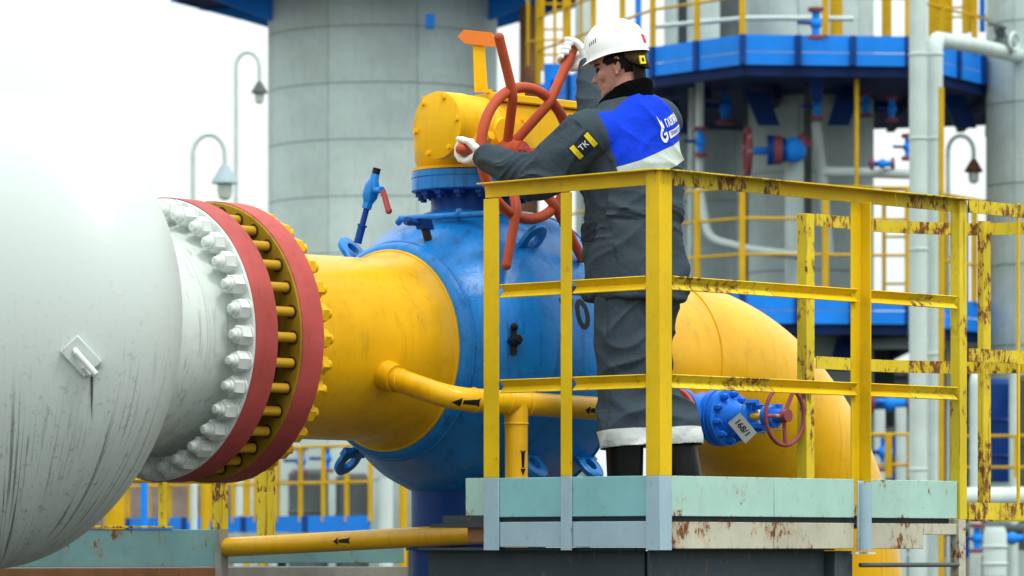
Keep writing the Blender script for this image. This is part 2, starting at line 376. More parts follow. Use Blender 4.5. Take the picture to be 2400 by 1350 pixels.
def text_polys(txt, size, align='CENTER', shear=0.0, bold=0.0):
    cu = bpy.data.curves.new('t', 'FONT'); cu.body = txt; cu.size = size; cu.align_x = align; cu.align_y = 'CENTER'; cu.shear = shear; cu.offset = bold; cu.resolution_u = 4
    ob = bpy.data.objects.new('t', cu); COL.objects.link(ob); dg = bpy.context.evaluated_depsgraph_get(); dg.update()
    me = ob.evaluated_get(dg).to_mesh(); vs = [(v.co.x, v.co.y) for v in me.vertices]; fs = [tuple(p.vertices) for p in me.polygons]
    ob.evaluated_get(dg).to_mesh_clear(); bpy.data.objects.remove(ob); bpy.data.curves.remove(cu); return vs, fs
def poly2(*polys):
    vs = []; fs = []
    for p in polys: fs.append(tuple(range(len(vs), len(vs) + len(p)))); vs += list(p)
    return vs, fs
def decal(vf, o, ex, ey, d, bvh, off=.0025, maxlen=.02):
    """flat print shapes laid onto a surface along direction d"""
    vs, fs = vf; bm = bmesh.new(); bv = [bm.verts.new((x, y, 0)) for x, y in vs]
    for f in fs:
        try: bm.faces.new([bv[i] for i in f])
        except ValueError: pass
    bmesh.ops.triangulate(bm, faces=bm.faces)
    for _ in range(4):
        es = [e for e in bm.edges if e.calc_length() > maxlen]
        if not es: break
        bmesh.ops.subdivide_edges(bm, edges=es, cuts=1); bmesh.ops.triangulate(bm, faces=bm.faces)
    mb = MB(); bm.verts.index_update(); ok = {}
    d = d.normalized()
    for v in bm.verts:
        p = o + ex * v.co.x + ey * v.co.y
        h = bvh.ray_cast(p - d * .6, d)
        if h[0] is None: continue
        ok[v.index] = len(mb.v); mb.v.append(h[0] - d * off)
    for f in bm.faces:
        ids = [v.index for v in f.verts]
        if all(i in ok for i in ids): mb.f.append(tuple(ok[i] for i in ids))
    bm.free(); return mb
def arrow2(L, h):
    """black stencil arrow pointing to -x, tail notched"""
    return poly2([(-L / 2, 0), (-L * .22, h * .5), (-L * .22, -h * .5)], [(-L * .18, h * .22), (L * .38, h * .34), (L * .5, h * .5), (L * .44, 0), (L * .5, -h * .5), (L * .38, -h * .34), (-L * .18, -h * .22)])
def remeshed(mb, voxel, smooth_it=4, fac=.5, name='tmp'):
    me = mb.mesh(name); ob = bpy.data.objects.new(name, me); COL.objects.link(ob)
    r = ob.modifiers.new('r', 'REMESH'); r.mode = 'VOXEL'; r.voxel_size = voxel
    if smooth_it: s = ob.modifiers.new('s', 'SMOOTH'); s.iterations = smooth_it; s.factor = fac
    dg = bpy.context.evaluated_depsgraph_get(); dg.update()
    m2 = bpy.data.meshes.new_from_object(ob.evaluated_get(dg)); bpy.data.objects.remove(ob); bpy.data.meshes.remove(me); return m2
def wrinkle(me, fn):
    n = len(me.vertices); co = np.empty(n * 3, 'f'); me.vertices.foreach_get('co', co); no = np.empty(n * 3, 'f'); me.vertices.foreach_get('normal', no)
    co = co.reshape(-1, 3); no = no.reshape(-1, 3)
    d = np.array([fn(Vector(p)) for p in co], 'f'); co = co + no * d[:, None]; me.vertices.foreach_set('co', co.ravel()); me.update()
def attr(me, name, fn):
    a = me.attributes.new(name, 'FLOAT', 'POINT'); a.data.foreach_set('value', [float(fn(v.co)) for v in me.vertices])
def mesh_bvh(me): return BVHTree.FromPolygons([v.co.copy() for v in me.vertices], [tuple(p.vertices) for p in me.polygons])
# ------------------------------------------------------------------ ground
g = MB().add([(-900, -60, 0), (900, -60, 0), (900, 1800, 0), (-900, 1800, 0)], [(0, 1, 2, 3)])
tag(part('ground', g, M_ground, None), 'gravel ground under the plant, darkened against bounce light', None, None, 'structure')

def bend(pts, r, k=9):
    pts = [Vector(p) for p in pts]; o = [pts[0]]
    for i in range(1, len(pts) - 1):
        a, b, c = pts[i - 1], pts[i], pts[i + 1]; d1 = (a - b).normalized(); d2 = (c - b).normalized(); ang = d1.angle(d2)
        if ang > math.pi - .02: o.append(b); continue
        t = min(r / math.tan(ang / 2), (a - b).length * .49, (c - b).length * .49); s, e = b + d1 * t, b + d2 * t
        for j in range(k + 1):
            f = j / k; o.append(s * (1 - f) ** 2 + b * 2 * f * (1 - f) + e * f * f)
    o.append(pts[-1]); return o
def hit(px, py, bvh):
    o = Vector((0, 0, CZ)); h = bvh.ray_cast(o, (pt(px, py, 10) - o).normalized()); return h[0], h[1]
def flatbar(path, h, t, up=Z):
    rings = []
    for i, p in enumerate(path):
        d = (path[min(i + 1, len(path) - 1)] - path[max(i - 1, 0)]).normalized(); s = d.cross(up).normalized() * t / 2; w = up * h / 2
        rings.append([p + s + w, p - s + w, p - s - w, p + s - w])
    return MB().loft(rings)
def nut_mb(r=.0395, h=.046, knob=True):
    m = MB().cyl(OX, EZ * .007, r * 1.06, n=20); m.revolve(EZ * .007, EZ, [(0, r), (h - .008, r), (h - .003, r * .94), (h, r * .84)], 6)
    if knob: m.revolve(EZ * (.007 + h), EZ, [(0, .026), (.013, .025), (.016, .020), (.030, .018), (.034, .013)], 16); m.cyl(EZ * (.043 + h), EZ * (.0445 + h), .004, n=8)
    return m

# ------------------------------------------------------------------ white vessel with its flange
vc = W(-1.72 - .805, 0, AX)
C3 = np.array([[.514, -.2479, .0271], [-.2479, .4897, 0], [.0271, 0, .75]])
Lc = np.linalg.cholesky(C3); lx = [Vector(Lc[:, i]) for i in range(3)]
ves = thing('white_vessel', 'huge bulging white vessel streaked with dark drips at the left', 'vessel', vc)
sh = MB().ball(vc, lx[0], lx[1], lx[2], 128, 80); part('shell', sh, M_vessel, ves, 60)
shb = sh.bvh()
nk = MB().revolve(W(-2.25, 0, AX), U, [(0, .475), (.28, .455), (.40, .43), (.50, .43), (.529, .445)], 96, (0, 0)); part('neck', nk, M_neck, ves, 50)
part('weld_seam', MB().torus(W(-1.86, 0, AX), U, .432, .007, 96, 8), M_vessel, ves)
fl = MB().revolve(W(-1.722, 0, AX), U, [(0, .40), (0, .528), (.004, .533), (.119, .533), (.121, .40)], 128, (0, 0)); flo = part('flange', fl, M_white, ves)
part('flange_rim', MB().revolve(W(-1.716, 0, AX), U, [(0, .531), (0, .5365), (.110, .5365), (.110, .531)], 128, (0, 0)), M_red, flo)
nm = nut_mb().mesh('nut', OX, 30, M_white)
x0, y0, d0 = frame(U)
for i in range(32):
    a = 2 * math.pi * (i + .0) / 32
    pos = W(-1.722, 0, AX) + (V * math.cos(a) + Z * math.sin(a)) * .492
    inst('nut', nm, ves, amat(pos, -U, random.uniform(0, 1)) @ Matrix.Diagonal((1, 1, random.uniform(.9, 1.12), 1)))
# lifting bracket on the shell
h, n = hit(190, 835, shb)
ex = pt(270, 890, h.y) - pt(170, 780, h.y); ex = (ex - n * ex.dot(n)).normalized(); ey = n.cross(ex)
br = MB().box(h + n * .006, ex * .062, ey * .042, n * .012); bro = part('bracket_plate', br, M_vessel, ves, bev=.003)
part('bracket_rod', MB().tube([h - ex * .03 + n * .015 , h - ex * .02 + n * .035, h + ex * .08 + n * .055], .011, 12), M_white, ves)
part('bracket_rod', MB().tube([h + ex * .03 + n * .01 - ey * .0, h + ex * .035 - ey * .018 + n * .02, h + ex * .065 - ey * .022 + n * .012], .009, 12), M_white, ves)
# weep trails below the bracket
o_ = h + ex * .05 - ey * .03
part('drip_mark', decal(poly2([(-.004, 0), (.004, 0), (.0025, -.07), (-.002, -.16), (-.0045, -.07)]), h + ex * .055 - Z * .03, (ex - Z * ex.z).normalized(), Z, -n, shb, .0015), M_dkgrey, ves)

# ------------------------------------------------------------------ yellow pipe between vessel and valve
yp = thing('flanged_pipe', 'yellow flanged pipe between the white vessel and the blue ball valve', 'pipe', W(-.95, 0, AX - .36))
part('gasket', MB().revolve(W(-1.60, 0, AX), U, [(0, .42), (.035, .42), (.036, .455), (.05, .46), (.064, .455), (.065, .42), (.12, .42)], 96), M_gask, yp)
ypf = MB().revolve(W(-1.485, 0, AX), U, [(0, .30), (0, .529), (.004, .533), (.117, .533), (.120, .41)], 128, (0, 0)); ypfo = part('flange', ypf, paint('gap_shade_flange_yellow', (.34, .20, .014), .5, .2, .5, (.06, .03, .01), streak=.25), yp)  # flange yellow darkened, the shade of the gap is in its colour
part('flange_rim', MB().revolve(W(-1.478, 0, AX), U, [(0, .531), (0, .5365), (.108, .5365), (.108, .531)], 128, (0, 0)), M_red, ypfo)
pb = MB().revolve(W(-1.365, 0, AX), U, [(0, .43), (.02, .41), (.10, .366), (.14, .36), (.76, .362), (.82, .375), (.845, .392), (.855, .398)], 128, (0, 0)); part('pipe_wall', pb, M_yel_pipe, yp, 45)
ypb = pb.bvh(); M_scuff = paint('scuffed_metal', (.30, .16, .04), .6, .2, .3)
part('end_ring', MB().revolve(W(-.512, 0, AX), U, [(-.004, .38), (-.004, .399), (.0, .403), (.016, .403), (.02, .38)], 128, (0, 0)), M_yel, yp)
part('weld_seam', MB().torus(W(-1.22, 0, AX), U, .361, .004, 96, 8), M_yel_pipe, yp)
M_stud_shade = paint('gap_shade_stud_yellow', (.52, .29, .02), .45, .1, .3, (.15, .07, .01))  # stud yellow with the gap's shade painted into it
for i in range(26):      # scuffed patch on the upper flank of the pipe
    f_ = i / 25 + random.uniform(-.03, .03); px_, py_ = 938 + 62 * f_ + random.uniform(-9, 9) * math.sin(math.pi * max(0, min(1, f_))), 652 + 125 * f_
    h, n = hit(px_, py_, ypb); ey_ = (U.cross(n)).normalized(); L_, w_ = random.uniform(.012, .035), random.uniform(.0008, .0022)
    part('scuff_mark', decal(poly2([(-w_, -L_ / 2), (w_ * .3, -L_ * .2), (w_, L_ / 2), (-w_ * .3, L_ * .1)]), h, U, ey_, -n, ypb, .0012, .03), M_scuff, yp)
studm = MB().cyl(OX, EZ * .15, .0185, n=16).mesh('stud', OX, 35, M_stud_shade)
holem = MB().revolve(OX, EZ, [(0, .027), (.003, .027)], 20).mesh('stud_hole', OX, 35, M_gask)
bnm = nut_mb(.04, .04, False).cyl(EZ * .04, EZ * .072, .02, n=14).mesh('nut', OX, 30, M_yel)
for i in range(32):
    a = 2 * math.pi * i / 32; rad = (V * math.cos(a) + Z * math.sin(a)) * .492
    inst('stud', studm, yp, amat(W(-1.62, 0, AX) + rad, U)); inst('stud_hole', holem, yp, amat(W(-1.4885, 0, AX) + rad, U))
    inst('nut', bnm, yp, amat(W(-1.366, 0, AX) + rad, U, random.uniform(0, 1)))

# ------------------------------------------------------------------ big blue ball valve
bv = thing('ball_valve', 'big round blue ball valve between two thick yellow pipes', 'valve', W(0, 0, 1.0))
body = MB().revolve(W(0, 0, AX), U, [(-.507, .39), (-.505, .415), (-.49, .432), (-.455, .437), (-.36, .500), (-.27, .553), (-.18, .585), (-.09, .597), (.21, .597), (.25, .587), (.285, .56), (.455, .436), (.49, .432), (.505, .415), (.507, .39)], 160, (0, 0))
part('body', body, M_blue, bv, 45); bb = body.bvh()
for uu, rr in ((.25, .588), (-.46, .437), (.46, .437)): part('weld_seam', MB().torus(W(uu, 0, AX), U, rr, .006, 128, 8), M_blue, bv)
part('stem_neck', MB().revolve(W(0, 0, 2.86), Z, [(0, .22), (.10, .20), (.125, .182), (.2, .18)], 64), M_blue_dk, bv)
part('stem_flange', MB().revolve(W(0, 0, 3.055), Z, [(0, .255), (.004, .262), (.050, .262), (.051, .257), (.055, .257), (.056, .262), (.078, .262), (.081, .257)], 96), M_blue, bv)
bm_ = MB().cyl(OX, -EZ * .02, .026, n=6).cyl(-EZ * .02, -EZ * .035, .013, n=12).mesh('bolt', OX, 30, M_blue_dk)
for i in range(16): inst('bolt', bm_, bv, Matrix.Translation(W(0, 0, 3.056) + Vector((math.cos(i * math.pi / 8 + .1), math.sin(i * math.pi / 8 + .1), 0)) * .222))
part('pedestal', MB().revolve(W(0, 0, 1.0), Z, [(.0, .34), (.05, .34), (.05, .26), (.60, .26), (.60, .285), (.63, .285), (.64, .262), (.87, .262)], 64), M_blue_dk, bv)
def lug(u, v, z):
    p = W(u, v, z); rad = (W(0, v, z) - W(0, 0, AX)).normalized(); side = U.copy(); side = (side - rad * side.dot(rad)).normalized(); nn = rad.cross(side)
    m = MB().revolve(p + rad * .035 - nn * .013, nn, [(0, .024), (0, .050), (.004, .055), (.022, .055), (.026, .050), (.026, .024), (0, .024)], 32, (0, 0)); m.v = [p + rad * .035 + (q - p - rad * .035) + rad * (q - p - rad * .035).dot(rad) * .35 for q in m.v]
    m.box(p + rad * -.012, side * .062, nn * .012, rad * .018); return part('lifting_lug', m, M_blue, bv, 40)
for a in ((-.29, -.40, 2.80), (-.13, .415, 2.812), (-.29, -.42, 1.99), (-.13, .42, 1.965), (.2, .42, 1.965)): lug(*a)
# number stencil and worn print on the far cone
h, n = hit(1380, 742, bb); ey = (Z - n * n.z).normalized(); ex = ey.cross(n).normalized()
part('number_print', decal(text_polys('70', .17, shear=.0, bold=.004), h - ex * .075 + ey * .002, ex * .95 , ey, -n, bb, .002), M_black, bv)
part('worn_print', decal(poly2([(-.07, -.015), (.055, -.018), (.06, .02), (-.07, .024)]), h + ey * .105 - ex * .02, ex, ey, -n, bb, .002), M_black, bv)
h, n = hit(1202, 800, bb)
bf = MB().cyl(h, h + n * .03, .024, n=6).cyl(h + n * .03, h + n * .045, .018, n=16).cyl(h + n * .045, h + n * .07, .022, n=6).cyl(h + n * .07, h + n * .10, .015, .011, n=16)
bf.box(h + n * .01 + Z * .035, U * .013, Z * .016, n * .012).box(h + n * .01 - Z * .035, U * .015, Z * .018, n * .012).ball(h + n * .02 + Z * .055, .016, n=12, m=8)
part('drain_fitting', bf, M_black, bv)
# small fittings on top of the body
h, n = hit(1003, 560, bb)
f1 = MB().cyl(h - n * .01, h + n * .05, .017, n=12); part('vent_stub', f1, M_gask, bv)
f2 = MB().box(h + n * .07, U * .03, V * .022, n * .026); f2.cyl(h + n * .07 - U * .03, h + n * .075 - U * .07, .014, n=6).cyl(h + n * .075 - U * .07, h + n * .08 - U * .10, .017, n=10)
part('vent_block', f2, M_blue_dk, bv, bev=.003)
h2 = pt(940, 513, 16.95); h3 = pt(1200, 497, 16.75)
ht = MB().tube([h2, h3], .0135, 14).cyl(pt(1076, 502, 16.85) - (h3 - h2).normalized() * .005, pt(1076, 502, 16.85) + (h3 - h2).normalized() * .005, .024, n=20)
ht.tube([h2, h2 + Vector((-.012, .03, -.012))], .014, 12); part('grease_tube', ht, M_blue, bv)
# bleed line with its own little valve
a, b = pt(838, 570, 17.2), pt(862, 478, 17.2)
part('bleed_tube', MB().tube([a, a.lerp(b, .45)], .0165, 14).tube([a.lerp(b, .45), b], .0125, 14).cyl(a.lerp(b, .42), a.lerp(b, .47), .02, n=12), M_blue_dk, bv)
d = (b - a).normalized(); c = pt(873, 445, 17.2)
part('bleed_valve', MB().cyl(b - d * .02, b + d * .012, .022, n=6).revolve(b, d, [(0, .018), (.03, .032), (.075, .032), (.1, .02), (.125, .017)], 20).cyl(pt(873, 447, 17.2), pt(895, 445, 17.1), .014, n=12), M_blue, bv)
part('tube_cap', MB().cyl(b + d * .12, b + d * .15, .0165, n=14), M_black, bv)
part('bleed_lever', MB().tube([pt(897, 447, 17.08), pt(902, 462, 17.08), pt(910, 492, 17.06)], .012, 12).ball(pt(911, 494, 17.06), .014, n=12, m=8), M_red, bv)

# ------------------------------------------------------------------ gearbox on top of the valve
gb = thing('gearbox', 'yellow worm gearbox with a round bolted end cover on top of the blue valve', 'gearbox', W(0, 0, 3.138))
part('base_plate', MB().revolve(W(0, 0, 3.138), Z, [(0, .258), (.012, .258)], 96), M_yel_box, gb)
part('lower_housing', MB().revolve(W(0, 0, 3.15), Z, [(0, .225), (.012, .236), (.03, .247), (.10, .252), (.17, .25)], 96), M_yel_box, gb, 45)
def fan(grow, z0, z1):
    pl = [(.0, -.20), (.30, -.30), (.66, -.20), (.74, 0), (.66, .20), (.40, .225), (-.12, .215)]
    return MB().prism([W(u + (grow if u > .01 else -grow), v + (grow if v > 0 else -grow), z0) for u, v in pl], Z * (z1 - z0))
part('housing', fan(0, 3.165, 3.405), M_yel_box, gb, bev=.02)
lid = part('lid', fan(.014, 3.407, 3.438), M_yel_box, gb, bev=.004)
lbm = MB().cyl(OX, EZ * .014, .016, n=6).mesh('lid_bolt', OX, 30, M_yel_box)
for u, v in ((-.12, .19), (.06, .2), (.24, .2), (.42, .2), (.60, .17), (-.12, -.17), (.1, -.2)):
    o = inst('lid_bolt', lbm, lid, Matrix.Translation(W(u, v, 3.438)))
cz, cv = 3.293, .148
part('worm_cylinder', MB().revolve(W(-.355, cv, cz), U, [(0, .128), (.004, .132), (.012, .135), (.10, .136), (.13, .132), (.22, .13)], 96), M_yel_box, gb, 45)
part('end_cover', MB().revolve(W(-.376, cv, cz), U, [(0, .130), (.003, .1345), (.019, .1345), (.020, .131)], 96), M_yel_box, gb)
cbm = MB().cyl(OX, EZ * .012, .010, n=6).mesh('cover_bolt', OX, 30, M_yel_box)
for i in range(6):
    a = i * math.pi / 3 + .15; inst('cover_bolt', cbm, gb, amat(W(-.376, cv, cz) + (V * math.cos(a) + Z * math.sin(a)) * .117, -U))
part('plug', MB().cyl(W(-.30, .17, 3.19), W(-.325, .18, 3.185), .011, n=12), M_black, gb)
part('shaft_boss', MB().revolve(W(-.13, .20, cz - .02), V, [(0, .115), (.03, .112), (.045, .10), (.05, .07), (.09, .055)], 64), M_yel_box, gb)
part('grease_fitting', MB().cyl(W(-.26, .25, 3.21), W(-.26, .31, 3.205), .045, n=8).ball(W(-.26, .27, 3.235), .035, n=14, m=8).cyl(W(-.25, .28, 3.23), W(-.25, .33, 3.25), .02, n=8), M_yel_box, gb)
part('input_shaft', MB().cyl(W(-.195, .18, 3.185), W(-.195, .40, 3.185), .026, n=24), M_yel_box, gb)
for u, v, z in ((.05, .222, 3.34), (.28, .228, 3.25), (.38, .228, 3.33)): part('casting_boss', MB().cyl(W(u, v - .01, z), W(u, v + .008, z), .011, n=10), M_yel_box, gb)
# position pointer on the lid
ps = thing('position_pointer', 'orange double pointed sign plate on a yellow strip above the gearbox', 'sign', W(-.1, .0, 3.438))
ex = Vector((.93, .37, 0)); dd = 17.0
part('strip', MB().prism([pt(1112, 216, dd), pt(1142, 216, dd), pt(1135, 104, dd), pt(1108, 104, dd)], Vector((.02, .06, 0)) * .12), M_yel, ps)
part('arrow_plate', MB().prism([pt(1072, 86, dd - .01), pt(1088, 69, dd - .01), pt(1152, 76, dd - .01), pt(1166, 94, dd - .01), pt(1160, 110, dd - .01), pt(1090, 102, dd - .01)], Vector((.008, .03, .0)) * .3), M_sign, ps)
part('strip_bolt', MB().cyl(pt(1124, 204, 16.99), pt(1124, 204, 16.97), .008, n=8), M_yel, ps)

# ------------------------------------------------------------------ handwheel with long bars
RCp = W(-.195, .47, 3.172); HC = W(-.195, .375, 3.186)
hw = thing('handwheel', 'orange red handwheel with six long bars on the yellow gearbox', 'handwheel', HC)
part('rim', MB().torus(RCp, V, .260, .0212, 96, 16), M_org, hw)
part('hub', MB().ball(HC, .052, n=28, m=16).cyl(HC - V * .04, HC + V * .075, .038, n=24), M_org, hw)
part('hub_nut', MB().cyl(HC + V * .075, HC + V * .092, .026, n=6).cyl(HC + V * .09, HC + V * .105, .014, n=12), M_red, hw)
BARS = []
for ang, rl, kk in ((60, .500, 0), (112, .475, .0), (182, .415, .02), (253, .47, 0), (307, .50, 0), (2, .46, 0)):
    dv = U * math.cos(R(ang)) + Z * math.sin(R(ang))
    p1 = RCp + dv * .270 + V * .012; p2 = RCp + dv * rl + V * (.02 + kk)
    BARS.append((p1, p2)); q = HC + dv * .03
    part('bar', MB().tube(bend([q, p1 - dv * .03 , p2], .12, 6), .0198, 16), M_org, hw)
    part('bar_end', MB().ball(p2, .0205, n=16, m=10), M_org, hw)

# ------------------------------------------------------------------ elbow pipe behind the man
ep = thing('elbow_pipe', 'thick yellow pipe that bends down to the ground behind the man', 'pipe', W(2.2, 0, 0))
part('end_ring', MB().revolve(W(.512, 0, AX), U, [(-.02, .38), (-.016, .403), (.0, .403), (.004, .399), (.004, .38)], 128, (0, 0)), M_yel, ep)
part('straight_wall', MB().revolve(W(.512, 0, AX), U, [(0, .398), (.01, .392), (.035, .375), (.1, .362), (.608, .36)], 128, (0, 0)), M_yel_pipe, ep, 45)
rb = 1.10; path = [W(1.12 + rb * math.sin(t * math.pi / 2 / 40), 0, AX - rb + rb * math.cos(t * math.pi / 2 / 40)) for t in range(41)] + [W(1.12 + rb, 0, .0)]
part('elbow_wall', MB().tube(path, .36, 96), M_yel_pipe, ep, 45)
part('weld_seam', MB().torus(W(1.12, 0, AX), U, .3605, .006, 96, 8), M_yel_pipe, ep)

# ------------------------------------------------------------------ bypass pipe and gate valve
bp = thing('bypass_pipe', 'thin yellow bypass pipe with black flow arrows crossing in front of the blue valve', 'pipe', W(-.5, .70, 0))
rb_ = .0455; bz0, bz1 = 2.268, 2.165
part('weldolet', MB().cyl(W(-.85, .25, 2.30), W(-.85, .40, 2.262), .068, .056, n=24), M_yel_pipe, bp)
run = MB().tube(bend([W(-.85, .36, 2.270), W(-.85, .70, 2.178), W(.46, .70, 2.150)], .11, 10), rb_, 24); part('run', run, M_yel_pipe, bp, 50); runb = run.bvh()
part('tee_branch', MB().tube([W(-.496, .70, 2.168), W(-.496, .70, 2.08)], [.046, .0455], 24), M_yel_pipe, bp)
dr = MB().tube([W(-.496, .70, 2.10), W(-.496, .70, .0)], .0445, 24); part('drop_leg', dr, M_yel_pipe, bp)
for c_, d_ in ((W(-.496, .70, 2.09), Z), (W(-.44, .70, 2.169), U), (W(-.56, .70, 2.172), U), (W(-.85, .43, 2.252), V), (W(-.735, .70, 2.176), U)): part('weld_seam', MB().torus(c_, d_, .0455, .0035, 32, 8), M_yel_pipe, bp)
for px, py, L_, h_ in ((1098, 943, .115, .034), (1392, 962, .10, .034)):
    h, n = hit(px, py, runb); ex = U.copy(); part('flow_arrow', decal(arrow2(L_, h_), h, ex, Z, (Vector((0, 1, 0)) - U * U.y).normalized(), runb, .0012, .012), M_black, bp)
h, n = hit(1226, 1085, dr.bvh()); part('flow_arrow', decal(arrow2(.10, .03), h, Z, -U, (Vector((0, 1, 0))), dr.bvh(), .0012, .012), M_black, bp)
part('outlet_run', MB().tube(bend([W(.74, .70, 2.145), W(1.0, .70, 2.14), W(1.02, .15, 2.14)], .1, 8), rb_, 24), M_yel_pipe, bp)

gv = thing('gate_valve', 'small blue gate valve on the bypass pipe behind the man', 'valve', W(.60, .70, 2.04))
gu, gz = .60, 2.137
part('body', MB().revolve(W(gu - .12, .70, gz + .01), U, [(0, .06), (.04, .075), (.12, .095), (.20, .075), (.24, .06)], 32).cyl(W(gu, .70, gz), W(gu, .78, gz), .085, n=32), M_blue_gate, gv)
for k, m in ((-.135, M_blue_gate), (-.165, M_red), (.135, M_blue_gate), (.165, M_red)): part('pipe_flange', MB().cyl(W(gu + k - .012, .70, gz + .012), W(gu + k + .012, .70, gz + .012), .105, n=40), m, gv, bev=.003)
part('bonnet_flange', MB().revolve(W(gu, .775, gz), V, [(0, .11), (.003, .117), (.03, .117), (.033, .105), (.040, .105), (.043, .115), (.068, .115), (.072, .108)], 64), M_blue_gate, gv)
gbm = nut_mb(.014, .018, False).cyl(EZ * .02, EZ * .034, .007, n=10).mesh('bonnet_bolt', OX, 30, M_blue_gate)
for i in range(10):
    a = i * math.pi / 5 + .2; inst('bonnet_bolt', gbm, gv, amat(W(gu, .848, gz) + (U * math.cos(a) + Z * math.sin(a)) * .094, V))
part('bonnet', MB().revolve(W(gu, .845, gz), V, [(0, .085), (.03, .062), (.08, .045), (.10, .05), (.115, .05), (.118, .035)], 40), M_blue_gate, gv)
for s_ in (-1, 1):
    part('yoke_arm', MB().box(W(gu + s_ * .012, 1.02, gz + s_ * .038), V * .085, U * .012, Z * .010), M_blue_gate, gv, bev=.002)
    part('gland_bolt', MB().cyl(W(gu - .02 * s_, .955, gz + .055 * s_), W(gu - .02 * s_, 1.01, gz + .055 * s_), .014, n=6), M_blue_gate, gv)
part('yoke_nut', MB().revolve(W(gu, 1.04, gz), V, [(0, .045), (.05, .045), (.055, .03), (.085, .028)], 24), M_blue_gate, gv)
part('stem', MB().cyl(W(gu, .95, gz), W(gu, 1.15, gz), .013, n=12), M_yel, gv)
gw = part('wheel_rim', MB().torus(W(gu, 1.135, gz), V, .118, .0085, 64, 10), M_mar, gv)
part('wheel_hub', MB().cyl(W(gu, 1.11, gz), W(gu, 1.155, gz), .026, n=20), M_mar, gw)
for ang in (62, 182, 272): 
    dv = U * math.cos(R(ang)) + Z * math.sin(R(ang)); part('wheel_spoke', MB().tube([W(gu, 1.13, gz) + dv * .02, W(gu, 1.135, gz) + dv * .116], .0085, 10), M_mar, gw)
tg = thing('valve_tag', 'small metal number tag wired to the blue gate valve', 'tag', pt(1738, 1010, 16.78))
cs = [pt(1706, 991, 16.84), pt(1735, 967, 16.80), pt(1774, 1014, 16.74), pt(1747, 1040, 16.78)]
tb = MB().prism(cs, Vector((0, .002, 0))); part('plate', tb, M_tagm, tg)
ex = (cs[3] - cs[0]).normalized(); ey = (cs[1] - cs[0]).normalized(); nn = ex.cross(ey); nn = nn if nn.y > 0 else -nn
part('tag_print', decal(text_polys('168/1', .040, bold=.0006), sum(cs, Vector()) / 4 , ex, ey, nn, tb.bvh(), .001, .03), M_black, tg)
part('wire', MB().tube([cs[1].lerp(cs[2], .08), cs[1] + Vector((.01, .0, .03)), cs[1] + Vector((.03, .05, .055))], .002, 6).tube([cs[2], cs[2] + Vector((.03, .02, .004)), cs[2] + Vector((.11, .05, .014))], .002, 6), M_dkgrey, tg)

# ------------------------------------------------------------------ low yellow pipe in front of the valve foot
lp = thing('drain_pipe', 'low yellow pipe with one black arrow running beneath the blue valve', 'pipe', pt(860, 1266, 17.3))
a, b = pt(530, 1283, 18.0), pt(1200, 1247, 16.6); lm = MB().tube([a, b], .041, 32); part('pipe_wall', lm, M_yel_pipe, lp, 50)
h, n = hit(800, 1268, lm.bvh()); part('flow_arrow', decal(arrow2(.11, .03), h, (b - a).normalized(), Z, Vector((0, 1, 0)), lm.bvh(), .0012, .012), M_black, lp)
# ------------------------------------------------------------------ the man's platform
FZ = 1.70
pf = thing('access_platform', 'raised corner platform with yellow angle iron railing and pale blue kick boards', 'platform', G(.6, .5, 0))
P_, Q_ = U, -V       # directions of p and q
part('deck', MB().span(G, (.004, .004, FZ - .015), (1.74, 1.15, FZ)), M_steel, pf)
for a_, b_ in (((.02, .02, FZ + .001), (.03, 1.1, FZ + .03)), ((.032, .02, FZ + .001), (1.70, .03, FZ + .03))): part('gap_strip', MB().span(G, a_, b_), M_steel, pf)  # strips added to block the bright gap below the kick boards
def gspan(name, a, b, mat, parent=pf, bev=.002): return part(name, MB().span(G, a, b), mat, parent, bev=bev)
# kick boards and edge beams, left side (p = 0) and right side (q = 0)
for q0, q1 in ((.03, .434), (.437, .78)):
    gspan('kick_board', (-.010, q0, 1.722), (-.004, q1, 1.866), M_teal); gspan('edge_beam', (-.008, q0, 1.612), (.0, q1, 1.704), M_pale)
for p0, p1, m1, m2 in ((.036, .62, M_mint_r, M_beige), (.622, 1.085, M_mint_r, M_beige), (1.152, 1.712, M_mint_r, M_bare)):
    gspan('kick_board', (p0, -.010, 1.722), (p1, -.004, 1.866), m1); 
    if p0 < 1.1: gspan('edge_beam', (p0, -.008, 1.606), (p1, .0, 1.702), m2)
gspan('edge_beam', (1.152, -.008, 1.606), (1.505, .0, 1.702), M_beige); gspan('edge_beam', (1.507, -.008, 1.66), (1.712, .0, 1.702), M_beige)
gspan('kick_board', (.02, .858, 1.728), (.026, .98, 1.868), M_mint_r); gspan('edge_beam', (.02, .858, 1.63), (.028, .97, 1.705), M_brown)
# posts
def post(p, q, e1, e2, w, z0, z1, mat, foot=None, t=.006):
    o = part('post', MB().angle(G(p, q, z0), G(p, q, z1), e1, e2, w, t), mat, pf, bev=.0015)
    if foot: part('post_foot', MB().angle(G(p, q, 1.60), G(p, q, z0 + .0), e1, e2, w, t), foot, o, bev=.0015)
    return o
post(-.018, -.018, P_, Q_, .066, 1.866, 2.948, M_yel_rail, M_pale)
post(-.018, .85, -Q_, P_, .075, 1.868, 2.895, M_yel_rail, M_pale)
post(-.018, .462, -Q_, P_, .052, 1.87, 2.895, M_yel_rail, M_pale)
post(1.135, .004, V, -P_, .056, 1.855, 2.90, M_yel_rail, None)
part('post_foot', MB().span(G, (1.095, -.022, 1.60), (1.15, -.012, 1.86)), M_pale, pf, bev=.004)
part('post_foot', MB().cyl(G(1.125, -.028, 1.60), G(1.125, -.028, 1.85), .026, n=20), M_pale, pf)
post(1.718, -.018, P_, Q_, .046, 1.72, 2.945, M_yel_rust, None)
part('post_foot', MB().angle(G(1.714, -.018, 0), G(1.714, -.018, 1.718), P_, Q_, .042), M_beige, pf, bev=.0015)
